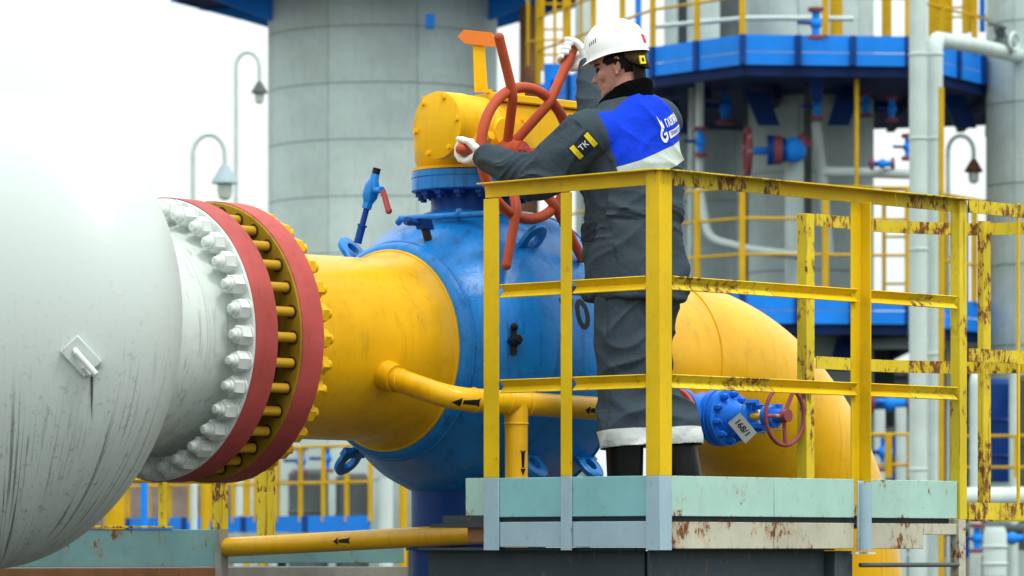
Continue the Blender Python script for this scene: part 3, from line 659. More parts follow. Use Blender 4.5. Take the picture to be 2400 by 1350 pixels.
post(1.84, .845, P_, Q_, .050, 1.45, 2.95, M_yel_rust, None)
# rails
def toprail(a, b, outw, mat): part('top_rail', MB().angle(a, b, outw, -Z, .052, .005), mat, pf, bev=.001)
toprail(G(.006, -.02, 2.953), G(.006, .86, 2.953), -P_, M_yel_rail)
for p0, p1, m in ((-.02, .66, M_yel_rust), (.664, 1.345, M_yel_rail), (1.349, 1.775, M_yel_rust)): toprail(G(p0, .006, 2.953), G(p1, .006, 2.953), V, m)
for z in (2.552, 2.202):
    for q0, q1 in ((.055, .405), (.465, .77)): part('mid_rail', MB().angle(G(.012, q0, z), G(.012, q1, z), (-P_ + Z), (-P_ - Z), .036, .004), M_yel_rail, pf)
    for p0, p1, m in ((.055, .61, M_yel_rust), (.614, 1.10, M_yel_rail), (1.175, 1.43, M_yel_rail), (1.434, 1.71, M_yel_rust)):
        part('mid_rail', MB().angle(G(p0, .012, z), G(p1, .012, z), (V + Z), (V - Z), .036, .004), m, pf)
# support steel
def ibeam(a, b, z0, z1, name='support_beam'):
    d = (b - a).normalized(); s = d.cross(Z); m = MB(); mid = (a + b) / 2; L_ = d * (b - a).length / 2
    m.box(Vector((mid.x, mid.y, (z0 + z1) / 2)), L_, s * .004, Z * ((z1 - z0) / 2))
    for z in (z0 + .005, z1 - .005): m.box(Vector((mid.x, mid.y, z)), L_ * .999, s * .055, Z * .005)
    part(name, m, M_steel, pf)
ibeam(G(.02, .07, 0), G(1.0, .07, 0), 1.34, 1.6105); ibeam(G(.07, .13, 0), G(.07, 1.22, 0), 1.34, 1.6105); ibeam(G(.6, .14, 0), G(.6, 1.2, 0), 1.40, 1.598)
part('column', MB().span(G, (1.01, .02, 0), (1.115, .12, 1.598)), M_steel, pf, bev=.006)
part('column', MB().span(G, (.9, .9, 0), (1.0, 1.0, 1.34)), M_steel, pf, bev=.006)
part('brace', MB().tube([G(.10, .55, 1.34), G(.75, .95, .1)], .03, 12), M_steel, pf)
part('brace_rod', MB().tube([G(1.12, -.01, 1.545), G(1.72, -.01, 1.545)], .009, 10), M_dkgrey, pf)
part('clip_plate', MB().span(G, (1.08, -.02, 1.586), (1.2, .0, 1.594)), M_white, pf)

# ------------------------------------------------------------------ safety cage of the ladder at the platform's end
cg = thing('ladder_cage', 'yellow flat bar ladder cage at the right end of the platform', 'cage', G(2.3, .43, 0))
def hoop(z, h, drop=0):
    ctrl = [(1.78, -.012), (2.35, .0), (2.72, .10), (2.88, .40), (2.74, .72), (2.36, .86), (1.90, .845)]
    pts = [G(p, q, z - drop * i) for i, (p, q) in enumerate(ctrl)]; return flatbar(bend(pts, .25, 6), h, .007)
part('hoop', hoop(2.927, .05), M_yel_rust, cg); part('hoop', hoop(2.355, .05), M_yel_rust, cg); part('hoop', hoop(1.752, .065), M_yel_rust, cg)
for p, q, w in ((2.765, .66, .05), (2.11, -.004, .022), (2.60, .06, .03)):
    part('upright', MB().box(G(p, q, 2.34), P_ * w / 2 * (1 if w > .04 else .6) , Q_ * .004 if w < .04 else Q_ * w * .3, Z * .62), M_yel_rust if w > .025 else M_yel_rail, cg)

# ------------------------------------------------------------------ walkway on the far side of the pipe (lower left)
ww = thing('far_walkway', 'rusty teal walkway edge with yellow posts below the white flange', 'walkway', W(-.8, -1.34, 0))
wv = -1.34
def wspan(name, a, b, mat, parent=ww): return part(name, MB().span(W, a, b), mat, parent, bev=.002)
wspan('kick_board', (-2.6, wv, 1.532), (-.215, wv + .006, 1.688), M_teal_r); wspan('edge_strip', (-2.6, wv - .01, 1.692), (-.46, wv + .012, 1.702), M_yel_rust)
wspan('edge_beam', (-2.6, wv, 1.30), (-.215, wv + .01, 1.526), M_brown)
wspan('kick_board', (-.12, wv - .06, 1.545), (.98, wv - .054, 1.612), M_teal_r); wspan('edge_beam', (-.12, wv - .06, 1.30), (1.0, wv - .05, 1.528), M_bare)
wspan('deck', (-2.6, wv - .9, 1.515), (1.0, wv - .062, 1.527), M_steel)
def wpost(u, v, w, z0, z1, foot=None):
    o = part('post', MB().angle(W(u, v, z0), W(u, v, z1), U, -V, w), M_yel_rust, ww, bev=.0015)
    if foot: part('post_foot', MB().angle(W(u, v, foot), W(u, v, z0), U, -V, w), M_bare, o, bev=.0015)
wpost(-.20, wv + .02, .048, 1.69, 2.75, 1.30); wpost(.16, wv - .08, .058, 1.615, 2.75); wpost(-.49, wv - .02, .028, 1.70, 2.75); wpost(-1.0, wv - .02, .06, 1.70, 2.75)
part('rail', MB().tube([W(-2.5, wv - .03, 1.895), W(-.2, wv - .03, 1.895)], .012, 10), M_yel_rail, ww)
part('rail', MB().tube([W(-2.5, wv - .03, 2.72), W(.2, wv - .03, 2.72)], .016, 10), M_yel_rail, ww)
for u in (-2.3, -.9, .6): part('support_leg', MB().span(W, (u - .05, wv - .5, 0), (u + .05, wv - .4, 1.515)), M_steel, ww)
# ------------------------------------------------------------------ background plant
def clad(name, label, px, D, rad, z0, z1, rh, npan, ph, cat='tower', group=None):
    c = pt(px, HOR, D); c.z = 0; t = thing(name, label, cat, c, group)
    part('core', MB().cyl(c + Z * z0, c + Z * z1, rad - .035, n=64), M_joint, t)
    da = 2 * math.pi / npan; gap = .010 / rad; m = MB(); k = 12; prof = []
    for i in range(k + 1):
        a = gap / 2 + (da - gap) * i / k
        for r_, z in ((rad - .03, .006), (rad, .006), (rad, rh - .006), (rad - .03, rh - .006)): m.v.append(Vector((r_ * math.cos(a), r_ * math.sin(a), z)))
    for i in range(k):
        for j in range(4): m.f.append((i * 4 + j, i * 4 + (j + 1) % 4, i * 4 + 4 + (j + 1) % 4, i * 4 + 4 + j))
    m.f += [(0, 1, 2, 3), (k * 4 + 3, k * 4 + 2, k * 4 + 1, k * 4)]
    me = m.mesh('cladding_panel', OX, 30, M_clad); z = z0; n = 0
    while z < z1 - .1:
        for i in range(npan):
            inst('cladding_panel', me, t, Matrix.Translation(c + Z * z) @ Matrix.Rotation(ph + i * da, 4, 'Z')); n += 1
        z += rh
    return t
t1 = clad('clad_tower', 'wide grey panelled tower behind the yellow gearbox', 897, 58, 1.573, .26, 9.9, .76, 8, R(-90 + 19))
part('junction_box', MB().box(pt(1008, 50, 56.1), EX * .06, EY * .1, Z * .09), M_blue_lt, t1)
clad('clad_tower', 'grey panelled tower at the far right edge beside the rusty lamp', 2478, 50, .84, .2, 9.5, .95, 6, R(-90 - 44))
cA = clad('clad_column', 'pale grey panelled column under the octagonal blue platforms', 1897, 52, .79, .2, 9.5, 1.2, 6, R(-90 - 14))
cB = clad('clad_column', 'narrow shaded grey column just behind the worker on the right', 1672, 56, .50, .2, 9.5, 1.5, 5, R(-90 - 40))
single('clad_column', MB().cyl(pt(1596, 1290, 60) - Z * 1.6, pt(1596, -80, 60), .24, n=32), M_pipe_w, 'slim pale column between the worker and the shaded grey column', 'tower', pt(1596, 1290, 60) - Z * 1.6)

def rail_run(th, path, h, levels, mat, post_r=.034, sp=.95):
    for a, b in zip(path[:-1], path[1:]):
        L_ = (b - a).length; n = max(1, round(L_ / sp))
        for i in range(n + (b is path[-1])):
            p = a.lerp(b, i / n); part('post', MB().box(p + Z * h / 2, EX * post_r, EY * post_r, Z * h / 2), mat, th)
        for lv in levels: part('rail', MB().tube([a + Z * h * lv, b + Z * h * lv], .017, 8), mat, th)
PLAN = [(1262, 53.0), (1530, 49.0), (1740, 47.8), (2128, 48.0), (2358, 50.4), (2330, 55.0), (1300, 57.0)]
def platform(label, zt, zb, rails):
    pl = [pt(px, HOR, D) for px, D in PLAN]; 
    for p in pl: p.z = 0
    c = sum(pl, Vector()) / len(pl); t = thing('blue_platform', label, 'platform', c + Z * zb)
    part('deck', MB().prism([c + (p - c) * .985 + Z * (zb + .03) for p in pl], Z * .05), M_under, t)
    for a, b in zip(pl[:-2], pl[1:-1]):
        d = (b - a); n = max(1, round(d.length / .62)); nn = Vector((d.y, -d.x, 0)).normalized()
        for i in range(n):
            s, e = a.lerp(b, i / n), a.lerp(b, (i + 1) / n); dd = d.normalized() * .03
            for za, zz in ((zb, zb + (zt - zb) * .42), (zb + (zt - zb) * .45, zt)):
                part('kick_board', MB().prism([s + dd + Z * za, e - dd + Z * za, e - dd + Z * zz, s + dd + Z * zz], -nn * .03), M_blue_lt, t)
            part('rib', MB().box(s + Z * (zb + zt) / 2 + nn * .01, d.normalized() * .035, nn * .03, Z * (zt - zb) / 2 * .99), M_blue_dk, t)
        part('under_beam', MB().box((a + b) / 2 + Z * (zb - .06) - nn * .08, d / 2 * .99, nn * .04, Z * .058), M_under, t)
    for k in (.25, .5, .75):
        for a, b in ((pl[1], pl[6]), (pl[3], pl[5])):
            pass
    for px, D, s in ((1773, 50.5, 1), (1990, 50.5, -1), (2235, 50.8, 1), (1560, 51.5, 1)):
        o = pt(px, HOR, D); o.z = zb - .02
        part('bracket', MB().prism([o - EX * .14, o + EX * .14, o + EX * (.14 + .14 * s) - Z * .40, o + EX * (-.14 + .14 * s + .02) - Z * .40], EY * .03), M_blue_dk, t)
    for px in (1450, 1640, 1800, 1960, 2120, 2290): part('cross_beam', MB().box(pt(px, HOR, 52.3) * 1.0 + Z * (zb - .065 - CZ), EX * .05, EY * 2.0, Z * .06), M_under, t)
    if rails: rail_run(t, [p + Z * zt * 1.0 for p in pl[:5]], 1.2, (.36, .70, 1.0), M_yel_far)
    return t
platform('upper octagonal blue platform round the grey columns, level with the hard hat', 7.44, 7.10, True)
platform('lower octagonal blue platform behind the yellow elbow pipe', 4.52, 4.17, True)
rg = thing('ring_platform', 'dark blue ring platform seen from below round the top of the wide grey tower', 'platform', pt(897, HOR, 58) + Z * 7.4)
cc = pt(897, HOR, 58); cc.z = 0; oc = [cc + Vector((math.cos(i * math.pi / 4), math.sin(i * math.pi / 4), 0)) * 2.9 for i in range(8)]
part('deck', MB().prism([p + Z * 9.16 for p in oc], Z * .06), M_under, rg)
for a, b in zip(oc, oc[1:] + oc[:1]): part('kick_board', MB().box((a + b) / 2 + Z * 9.30, (b - a) / 2, (b - a).cross(Z).normalized() * .02, Z * .16), M_blue_lt, rg)
for a in (R(160), R(20), R(200), R(-20), R(125), R(55)):
    d = Vector((math.cos(a), math.sin(a), 0)); o = cc + d * 1.58 + Z * 9.15
    part('bracket', MB().prism([o, o + d * 1.2, o + d * .9 - Z * .06, o - Z * .34], d.cross(Z) * .08), M_blue_lt, rg)

def pipe(name, label, path, r, mat, cat='pipe', n=20, group=None, rb=.25, extra=None):
    p = bend(path, rb, 8) if len(path) > 2 else path
    t = single(name, MB().tube(p, r, n), mat, label, cat, path[0], group)
    for q, d in (extra or []): 
        o = MB().torus(q, d, r, .012, n * 2, 8); part('weld_seam', o, mat, t)
    return t
pw = pipe('riser_pipe', 'thicker of the two pale grey riser pipes at the right', [pt(2152, 1290, 44) - Z * 1.6, pt(2152, -60, 44)], .094, M_pipe_w, n=32, extra=[(pt(2152, y, 44), Z) for y in (128, 325, 585, 1100)])
pipe('riser_pipe', 'thinner pale grey riser pipe that bends over into a sloping pipe at the top right', [pt(2191, 1290, 44.3) - Z * 1.6, pt(2191, 92, 44.3), pt(2290, 108, 47), pt(2480, 152, 52)], .085, M_pipe_w, n=28, rb=.22, extra=[(pt(2191, y, 44.3), Z) for y in (128, 325, 830)])
sv = thing('grey_valve', 'grey valve with a small wheel on the sloping pipe at the top right', 'valve', pt(2350, 118, 48.5))
part('body', MB().ball(pt(2352, 108, 48.5), .13, n=20, m=12), M_dkgrey, sv); part('bonnet', MB().cyl(pt(2352, 100, 48.5), pt(2340, 62, 48.4), .06, n=16), M_dkgrey, sv)
part('wheel', MB().torus(pt(2338, 60, 48.4), Vector((.3, -.2, 1)), .09, .02, 28, 8), M_dkgrey, sv); part('flange', MB().torus(pt(2378, 98, 48.3), Vector((.8, -.6, 0)), .10, .022, 28, 8), M_pipe_w, sv)
pipe('thin_post', 'thin yellow post beside the pale riser pipes', [pt(2206, 1290, 43.5) - Z * 1.6, pt(2206, 205, 43.5)], .030, M_yel_far, 'post', 10)
pipe('slim_pipe', 'slim pale pipe rising to the right of the raised glove', [pt(1366, 1290, 56) - Z * 1.6, pt(1366, -60, 56)], .10, M_pipe_w)
pipe('hanging_pipe', 'slim white pipe from the upper platform down through a small red and blue valve', [pt(1640, 170, 49.5), pt(1640, 440, 49.5), pt(1660, 560, 49.2), pt(1760, 585, 49), pt(1880, 600, 49)], .050, M_pipe_w, rb=.3)
pipe('leaning_pipe', 'white leaning pipe right of the big red wheeled valve', [pt(1913, 290, 49.6), pt(1930, 440, 49.4), pt(1943, 600, 49.4)], .058, M_pipe_w)
pipe('header_pipe', 'pale horizontal pipe in front of the column below the upper platform', [pt(1935, 402, 49), pt(2140, 408, 48)], .058, M_pipe_w)
pipe('valve_stand_pipe', 'stubby white pipe under the big red wheeled valve', [pt(1862, 382, 49.3), pt(1862, 690, 49.3)], .11, M_pipe_w)
pipe('thin_post', 'thin yellow pole under the upper platform beside the leaning pipe', [pt(2008, 185, 48.2), pt(2008, 700, 48.2)], .026, M_yel_far, 'post', 10)
pipe('header_pipe', 'dull grey horizontal pipe in the shade under the lower platform', [pt(1880, 806, 52), pt(2300, 800, 50)], .08, M_pipe_w)
def disc(px, py, D, r, th, mat, par, name='flange', d=EX): part(name, MB().cyl(pt(px, py, D) - d * th / 2, pt(px, py, D) + d * th / 2, r, n=28), mat, par)
v1 = thing('process_valve', 'blue valve with a large dark red wheel under the upper platform', 'valve', pt(1830, 355, 49))
part('wheel', MB().torus(pt(1752, 355, 49), Vector((1, .06, 0)), .26, .035, 40, 8), M_mar, v1); part('stem', MB().cyl(pt(1750, 355, 49), pt(1800, 353, 49), .045, n=16), M_blue_lt, v1)
disc(1805, 352, 49, .175, .08, M_blue_dk, v1); disc(1822, 352, 49, .17, .09, M_mar, v1); disc(1836, 352, 49, .15, .05, M_blue_dk, v1)
part('body', MB().ball(pt(1860, 352, 49), .15, n=24, m=14), M_blue_lt, v1); disc(1886, 330, 49, .09, .1, M_mar, v1, 'flange', Vector((.7, -.3, .6)).normalized())
for k in (-1, 0, 1): part('spoke', MB().tube([pt(1752, 355, 49), pt(1752, 355, 49) + Vector((0, .2 * k * .7, .24 if k == 0 else -.15))], .015, 8), M_mar, v1)
def small_valve(px, py, D, label, s=1.0, d=Z, group=None):
    c = pt(px, py, D); t = thing('small_valve', label, 'valve', c, group)
    part('body', MB().ball(c, .055 * s, n=16, m=10).cyl(c - d * .1 * s, c + d * .1 * s, .035 * s, n=14), M_blue_lt, t)
    for k in (-1, 1): part('flange', MB().cyl(c + d * .12 * s * k - d * .02, c + d * .12 * s * k + d * .02, .07 * s, n=20), M_mar, t)
    e = Vector((-.9, -.4, 0)); part('handle', MB().tube([c, c + e * .18 * s], .016 * s, 8), M_blue_dk, t)
small_valve(1641, 332, 49.4, 'small blue valve between two red flanges on the slim white hanging pipe', 1.25)
small_valve(1915, 250, 49.2, 'dark small valve hung just under the upper blue platform', 1.1)
small_valve(2128, 345, 45, 'small blue and red valve tucked against the left of the riser pipes')
small_valve(2068, 384, 48.2, 'small red flanged valve seen against the bright gap in the background', 1.0, EX)
small_valve(1912, 55, 47.6, 'small bright blue valve standing on the upper blue platform', 1.3)
pipe('valve_hanger', 'blue hanger bar under the upper blue platform', [pt(1912, 150, 48.8), pt(1914, 235, 49)], .075, M_blue_dk, 'hanger')
# lamp posts
def lamp(px, ytop, D, span, hood_py, mat, label, w=1.0, pole=M_pipe_w):
    b = pt(px, HOR, D); b.z = 0; t = thing('lamp_post', label, 'street lamp', b, 'hooked yard lamps')
    r_ = span / 2 * D / FPX; top = pt(px, ytop, D); cx = px + span / 2; pts = [b, pt(px, ytop + span / 2 * 1.25, D)]
    for i in range(1, 13):
        a = math.pi - math.pi * i / 12; pts.append(pt(cx + span / 2 * math.cos(a), ytop + span / 2 * 1.25 * (1 - math.sin(a)), D))
    pts.append(pt(px + span, hood_py - 14, D)); part('pole', MB().tube(pts, .026, 10), pole, t)
    h = pt(px + span, hood_py, D); s = .14 * w * D / 50
    part('hood', MB().revolve(h - Z * s * .75, Z, [(0, s * .62), (.01, s), (s * .25, s * .95), (s * 1.1, s * .45), (s * 1.35, s * .3), (s * 1.6, s * .12)], 28), mat, t, 60)
    part('glass', MB().revolve(h - Z * s * 1.9, Z, [(0, s * .2), (s * .15, s * .45), (s * .6, s * .55), (s * 1.1, s * .55)], 20), M_lens, t)
lamp(553, 122, 52, 55, 205, M_dkgrey, 'taller hooked lamp post with a dark hood left of the wide grey tower', .72)
lamp(452, 315, 46, 75, 408, paint('blue_grey_lamp_hood', (.35, .46, .50), .4, .1, .2), 'shorter hooked lamp post with a pale blue hood above the white flange', 1.15)
lamp(2222, 318, 50, 60, 388, paint('rusted_lamp_hood', (.16, .07, .04), .7, .2, .4, rust=.3), 'hooked lamp post with a rusty brown hood at the right', .8)
# ladders and yellow frames
def ladder(px0, px1, D, y0, y1, label, mat=M_yel_far, w=.05, rung=.32, cage=False):
    a = pt(px0, y1, D); t = thing('ladder', label, 'ladder', a); z0, z1 = pt(0, y1, D).z, pt(0, y0, D).z
    for p in (px0, px1): part('stile', MB().box(Vector((pt(p, 0, D).x, D, (z0 + z1) / 2)), EX * w / 2, EY * w / 2, Z * (z1 - z0) / 2), mat, t)
    z = z0 + .2
    while z < z1: part('rung', MB().tube([Vector((pt(px0, 0, D).x, D, z)), Vector((pt(px1, 0, D).x, D, z))], .014, 8), mat, t); z += rung
    if cage:
        z = z0 + .3; c = Vector(((pt(px0, 0, D).x + pt(px1, 0, D).x) / 2, D - .35, 0))
        while z < z1:
            part('hoop', MB().tube([c + Vector((.36 * math.cos(k * math.pi / 8), -.38 * math.sin(k * math.pi / 8), z)) for k in range(-1, 10)], .014, 8), mat, t); z += .55
        for k in (1, 4, 7): p = c + Vector((.36 * math.cos(k * math.pi / 8), -.38 * math.sin(k * math.pi / 8), (z0 + z1) / 2)); part('cage_strap', MB().box(p, EX * .02, EY * .01, Z * (z1 - z0) / 2), mat, t)
ladder(1268, 1330, 53.5, -60, 165, 'yellow caged ladder left of the raised glove', w=.09, cage=True)
pipe('rusty_mast', 'rusty brown mast standing left of the yellow ladder', [pt(1240, 1290, 57) - Z * 1.6, pt(1240, 15, 57)], .13, M_brown, 'mast')
single('cable_tray', MB().box(pt(1305, 183, 52.5), EX * .16, EY * .1, Z * .17), M_blue_lt, 'short bright blue box on the platform left of the raised glove', 'box', pt(1305, 183, 52.5))
ladder(2185, 2262, 52, -60, 78, 'yellow panelled ladder frame at the top right behind the riser pipes', w=.07, rung=.12)
ladder(2278, 2328, 51.5, -60, 75, 'yellow ladder with wide stiles left of the far right tower top', w=.085)
ladder(2212, 2236, 50, 462, 705, 'narrow yellow ladder right behind the thin yellow post', w=.06)
ladder(2322, 2366, 51, 505, 735, 'yellow ladder in front of the far right tower above the lower platform', w=.07)
ladder(2072, 2126, 49.5, 440, 705, 'yellow frame against the bright gap left of the riser pipes', w=.045, rung=.55)
pipe('blue_conduit', 'thin bright blue conduit near the top right ladder', [pt(2302, -40, 50.5), pt(2302, 75, 50.5)], .035, M_blue_lt, 'conduit', 10)
pipe('blue_conduit', 'thin bright blue conduit above the lower platform at the right', [pt(2263, 480, 50.5), pt(2263, 720, 50.5)], .035, M_blue_lt, 'conduit', 10)
# ---- right foot of the picture
def tank(px, y0, y1, D, r, mat, label, name='tank', cat='tank'):
    a, b = pt(px, y1, D), pt(px, y0, D); t = thing(name, label, cat, a); part('shell', MB().revolve(a, Z, [(0, r), ((b - a).length - .06, r), ((b - a).length, r * .8)], 40), mat, t)
    for k in (.25, .6): part('band', MB().torus(a.lerp(b, k), Z, r, .015, 40, 6), mat, t)
    return t
tank(2345, 890, 1130, 48, .33, M_blue_dk, 'dark blue tank behind the ladder cage at the lower right')
tank(2440, 880, 1290, 47, .28, M_dkgrey, 'dark grey tank cut off by the right edge')
pipe('floor_pipe', 'thick pale pipe lying across the lower right behind the ladder cage', [pt(2230, 1166, 44), pt(2480, 1164, 45)], .105, M_pipe_w)
pipe('hooked_pipe', 'pale pipe with a hooked top right of the platform end post', [pt(2286, 1290, 45) - Z * 1.6, pt(2286, 880, 45), pt(2330, 845, 46), pt(2420, 850, 48)], .062, M_pipe_w, rb=.15)
for px, y0, lab in ((2062, 960, 'left one of two white stub pipes behind the yellow platform post'), (2112, 955, 'right one of two white stub pipes left of the riser pipes')):
    pipe('stub_pipe', lab, [pt(px, 1290, 47) - Z * 1.6, pt(px, y0, 47)], .062, M_pipe_w, 'pipe')
small_valve(2075, 1060, 46.5, 'blue valve low between the two white stub pipes', 1.6)
small_valve(2088, 945, 47.3, 'dark blue valve on top of the two white stub pipes', 1.7, EX)
lr = thing('low_railing', 'low yellow railing in front of the white stub pipes', 'railing', pt(2080, 1120, 45.5)); rail_run(lr, [pt(2030, 1120, 45.5), pt(2135, 1120, 45.5)], .47, (.3, 1), M_yel_far, .035, .3)
lr = thing('low_railing', 'low yellow railing in front of the dark blue tank at the lower right', 'railing', pt(2345, 1120, 45.5)); rail_run(lr, [pt(2250, 1120, 45.8), pt(2450, 1120, 45)], .45, (.25, 1), M_yel_far, .025, .45)
small_valve(2290, 1262, 44, 'blue valve under the thick pale floor pipe near the end post', 1.1)
small_valve(2372, 1262, 43.6, 'blue valve under the thick pale floor pipe at the right edge', 1.2, EX)
tank(2332, 1235, 1290 + 60, 43.2, .12, M_pipe_w, 'short pale pot between two blue valves at the bottom right', 'pot', 'pot')
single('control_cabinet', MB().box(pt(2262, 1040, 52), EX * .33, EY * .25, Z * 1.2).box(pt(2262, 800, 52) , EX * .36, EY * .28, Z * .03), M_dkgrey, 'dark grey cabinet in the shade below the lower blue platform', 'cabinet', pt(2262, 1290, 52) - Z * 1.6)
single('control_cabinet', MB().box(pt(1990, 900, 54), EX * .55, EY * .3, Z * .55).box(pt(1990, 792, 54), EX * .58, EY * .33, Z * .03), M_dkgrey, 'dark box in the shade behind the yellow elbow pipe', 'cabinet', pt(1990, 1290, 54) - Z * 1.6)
# ---- left foot of the picture
lw = thing('brick_shed', 'low brown grey shed wall far behind the white flange', 'shed', pt(500, HOR, 72) - Z * 1.6)
part('wall', MB().box(pt(420, 1150, 72) + Z * -.2, EX * 2.2, EY * 1.0, Z * 1.25), M_wall, lw); part('roof', MB().box(pt(420, 1150, 72) + Z * 1.1, EX * 2.3, EY * 1.1, Z * .05), M_dkgrey, lw)
wt = thing('lower_walkway', 'bright blue edged walkway with yellow railing at the foot of the wide grey tower', 'walkway', pt(700, HOR, 44) - Z * 1.6)
A_, B_ = pt(300, 1228, 47.5), pt(868, 1210, 44); A_.z = B_.z = 1.9; dirw = (B_ - A_).normalized(); nw = dirw.cross(Z)
ns = 4
for i in range(ns):
    s, e = A_.lerp(B_, i / ns), A_.lerp(B_, (i + 1) / ns); part('kick_board', MB().box((s + e) / 2 - Z * .02, (e - s) / 2 * .97, nw * .015, Z * .085), M_blue_lt, wt)
    part('rib', MB().box(s - Z * .02 + nw * .01, dirw * .04, nw * .02, Z * .084), M_blue_dk, wt)
part('deck', MB().box((A_ + B_) / 2 - Z * .13 - nw * .6, (B_ - A_) / 2, nw * .6, Z * .02), M_pipe_w, wt)
rail_run(wt, [A_, B_], .80, (.52, 1.0), M_yel_far, .024, .42)
for q in (A_, A_.lerp(B_, .5), B_): part('leg', MB().box(Vector((q.x, q.y, .88)) - nw * .5, EX * .05, EY * .05, Z * .88), M_steel, wt)
pipe('blue_post', 'bright blue upright pipe behind the teal walkway', [pt(338, 1290, 40) - Z * 1.6, pt(338, 1105, 40)], .036, M_blue_lt, 'post')
pipe('grey_post', 'thin pale upright pipe behind the teal walkway', [pt(456, 1290, 38) - Z * 1.6, pt(456, 1100, 38)], .025, M_pipe_w, 'post')
for px, D, r_, lab in ((268, 36, .09, 'broad yellow post close to the lower edge of the white vessel'), (481, 36, .038, 'plain yellow post right of the thin pale upright pipe'), (578, 52, .045, 'left one of two far yellow posts below the red flange'), (614, 52, .045, 'right one of two far yellow posts below the red flange'), (945, 40, .04, 'yellow post just left of the blue valve pedestal')):
    pipe('yellow_post', lab, [pt(px, 1290, D) - Z * 1.6, pt(px, 1062, D)], r_, M_yel_far, 'post', 12)
small_valve(705, 1080, 54, 'dark small valve at the foot of the grey tower beside the yellow post', 1.3); small_valve(765, 1075, 54, 'blue small valve at the foot of the grey tower nearer the lifting lug', 1.3)
tank(722, 1100, 1290 + 60, 55.5, .26, M_dkgrey, 'small dark grey pot at the foot of the wide grey tower', 'pot', 'pot'); tank(826, 1110, 1290 + 60, 55.5, .22, M_dkgrey, 'second small dark pot nearer the blue valve', 'pot', 'pot')
pipe('drain_riser', 'pale pipe beside the pedestal of the blue valve', [pt(905, 1290, 42) - Z * 1.6, pt(905, 1120, 42)], .07, M_pipe_w); tank(590, 1120, 1290 + 50, 58, .2, M_pipe_w, 'white pot far behind the two yellow posts below the red flange', 'pot', 'pot')

bs = thing('pump_house', 'long dark grey pump house in the shade behind the riser pipes', 'building', pt(2260, HOR, 78) - Z * 1.6)
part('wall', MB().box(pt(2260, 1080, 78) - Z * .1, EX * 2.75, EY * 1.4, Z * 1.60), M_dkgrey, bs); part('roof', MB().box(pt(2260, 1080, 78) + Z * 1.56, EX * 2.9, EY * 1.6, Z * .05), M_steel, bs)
for px in (1960, 2080, 2240, 2390): part('door', MB().box(pt(px, 1120, 76.55) - Z * .35, EX * .30, EY * .03, Z * 1.1), M_blue_dk, bs)

pipe('cable_duct', 'dark narrow duct on the left edge of the octagonal platforms column', [pt(1748, 170, 50.9), pt(1748, 700, 50.9)], .028, M_dkgrey, 'duct', 10)
pipe('drain_riser', 'dark grey riser just right of the big red wheeled valve', [pt(1893, 180, 50.4), pt(1893, 700, 50.4)], .05, M_dkgrey)
pipe('drain_riser', 'pale riser close to the left of the slim hanging pipe', [pt(1622, 175, 50.5), pt(1618, 700, 50.5)], .04, M_pipe_w)
pipe('handrail_pipe', 'pale horizontal pipe above the upper blue platform', [pt(1540, 62, 50.6), pt(1760, 42, 49.5), pt(2000, 44, 49.5)], .03, M_pipe_w, rb=.4)
pipe('drain_riser', 'grey riser rising above the upper platform right of the hard hat', [pt(1600, 100, 51.8), pt(1600, -60, 51.8)], .055, M_steel)
pipe('drain_riser', 'second grey riser above the upper platform beyond the railing', [pt(1712, 95, 51.4), pt(1712, -60, 51.4)], .13, M_dkgrey)
pipe('blue_conduit', 'thin blue conduit beside the helmet above the upper platform', [pt(1496, 100, 51.5), pt(1496, -60, 51.5)], .04, M_blue_lt, 'conduit', 10)
pipe('thin_post', 'wide yellow strut above the upper platform near the small blue valve', [pt(1960, 88, 50), pt(1960, -60, 50)], .075, M_yel_far, 'post', 10)
pipe('thin_post', 'wide yellow strut above the upper platform left of the riser pipes', [pt(2078, 85, 50.5), pt(2078, -60, 50.5)], .06, M_yel_far, 'post', 10)
single('sheet_panel', MB().box(pt(2204, 30, 52.4), EX * .15, EY * .02, Z * .34), M_yel_far, 'flat yellow panel behind the riser pipes at the top right', 'panel', pt(2204, 30, 52.4))
small_valve(1700, 250, 51, 'dark blue valve in the shade left of the first hanging bracket', 1.6)
small_valve(2030, 245, 50, 'dark red and blue valve under the platform right of the thin yellow pole', 1.1)
small_valve(2090, 255, 49.5, 'dark red and blue valve under the platform edge near the riser pipes', 1.1)
single('stiffener_box', MB().box(pt(1990, 230, 52.5), EX * .5, EY * .3, Z * .2), M_under, 'dark steel box tucked under the upper blue platform', 'box', pt(1990, 230, 52.5))
pipe('floor_pipe', 'dull pipe crossing low behind the two white stub pipes', [pt(1990, 1085, 50), pt(2140, 1085, 50)], .07, M_dkgrey)
pipe('drain_riser', 'grey riser beside the dark blue tank at the lower right', [pt(2376, 1290, 46) - Z * 1.6, pt(2376, 860, 46)], .05, M_pipe_w)
pipe('floor_pipe', 'dark pipe under the thick pale floor pipe at the lower right', [pt(2130, 1240, 46), pt(2480, 1240, 46)], .07, M_dkgrey)
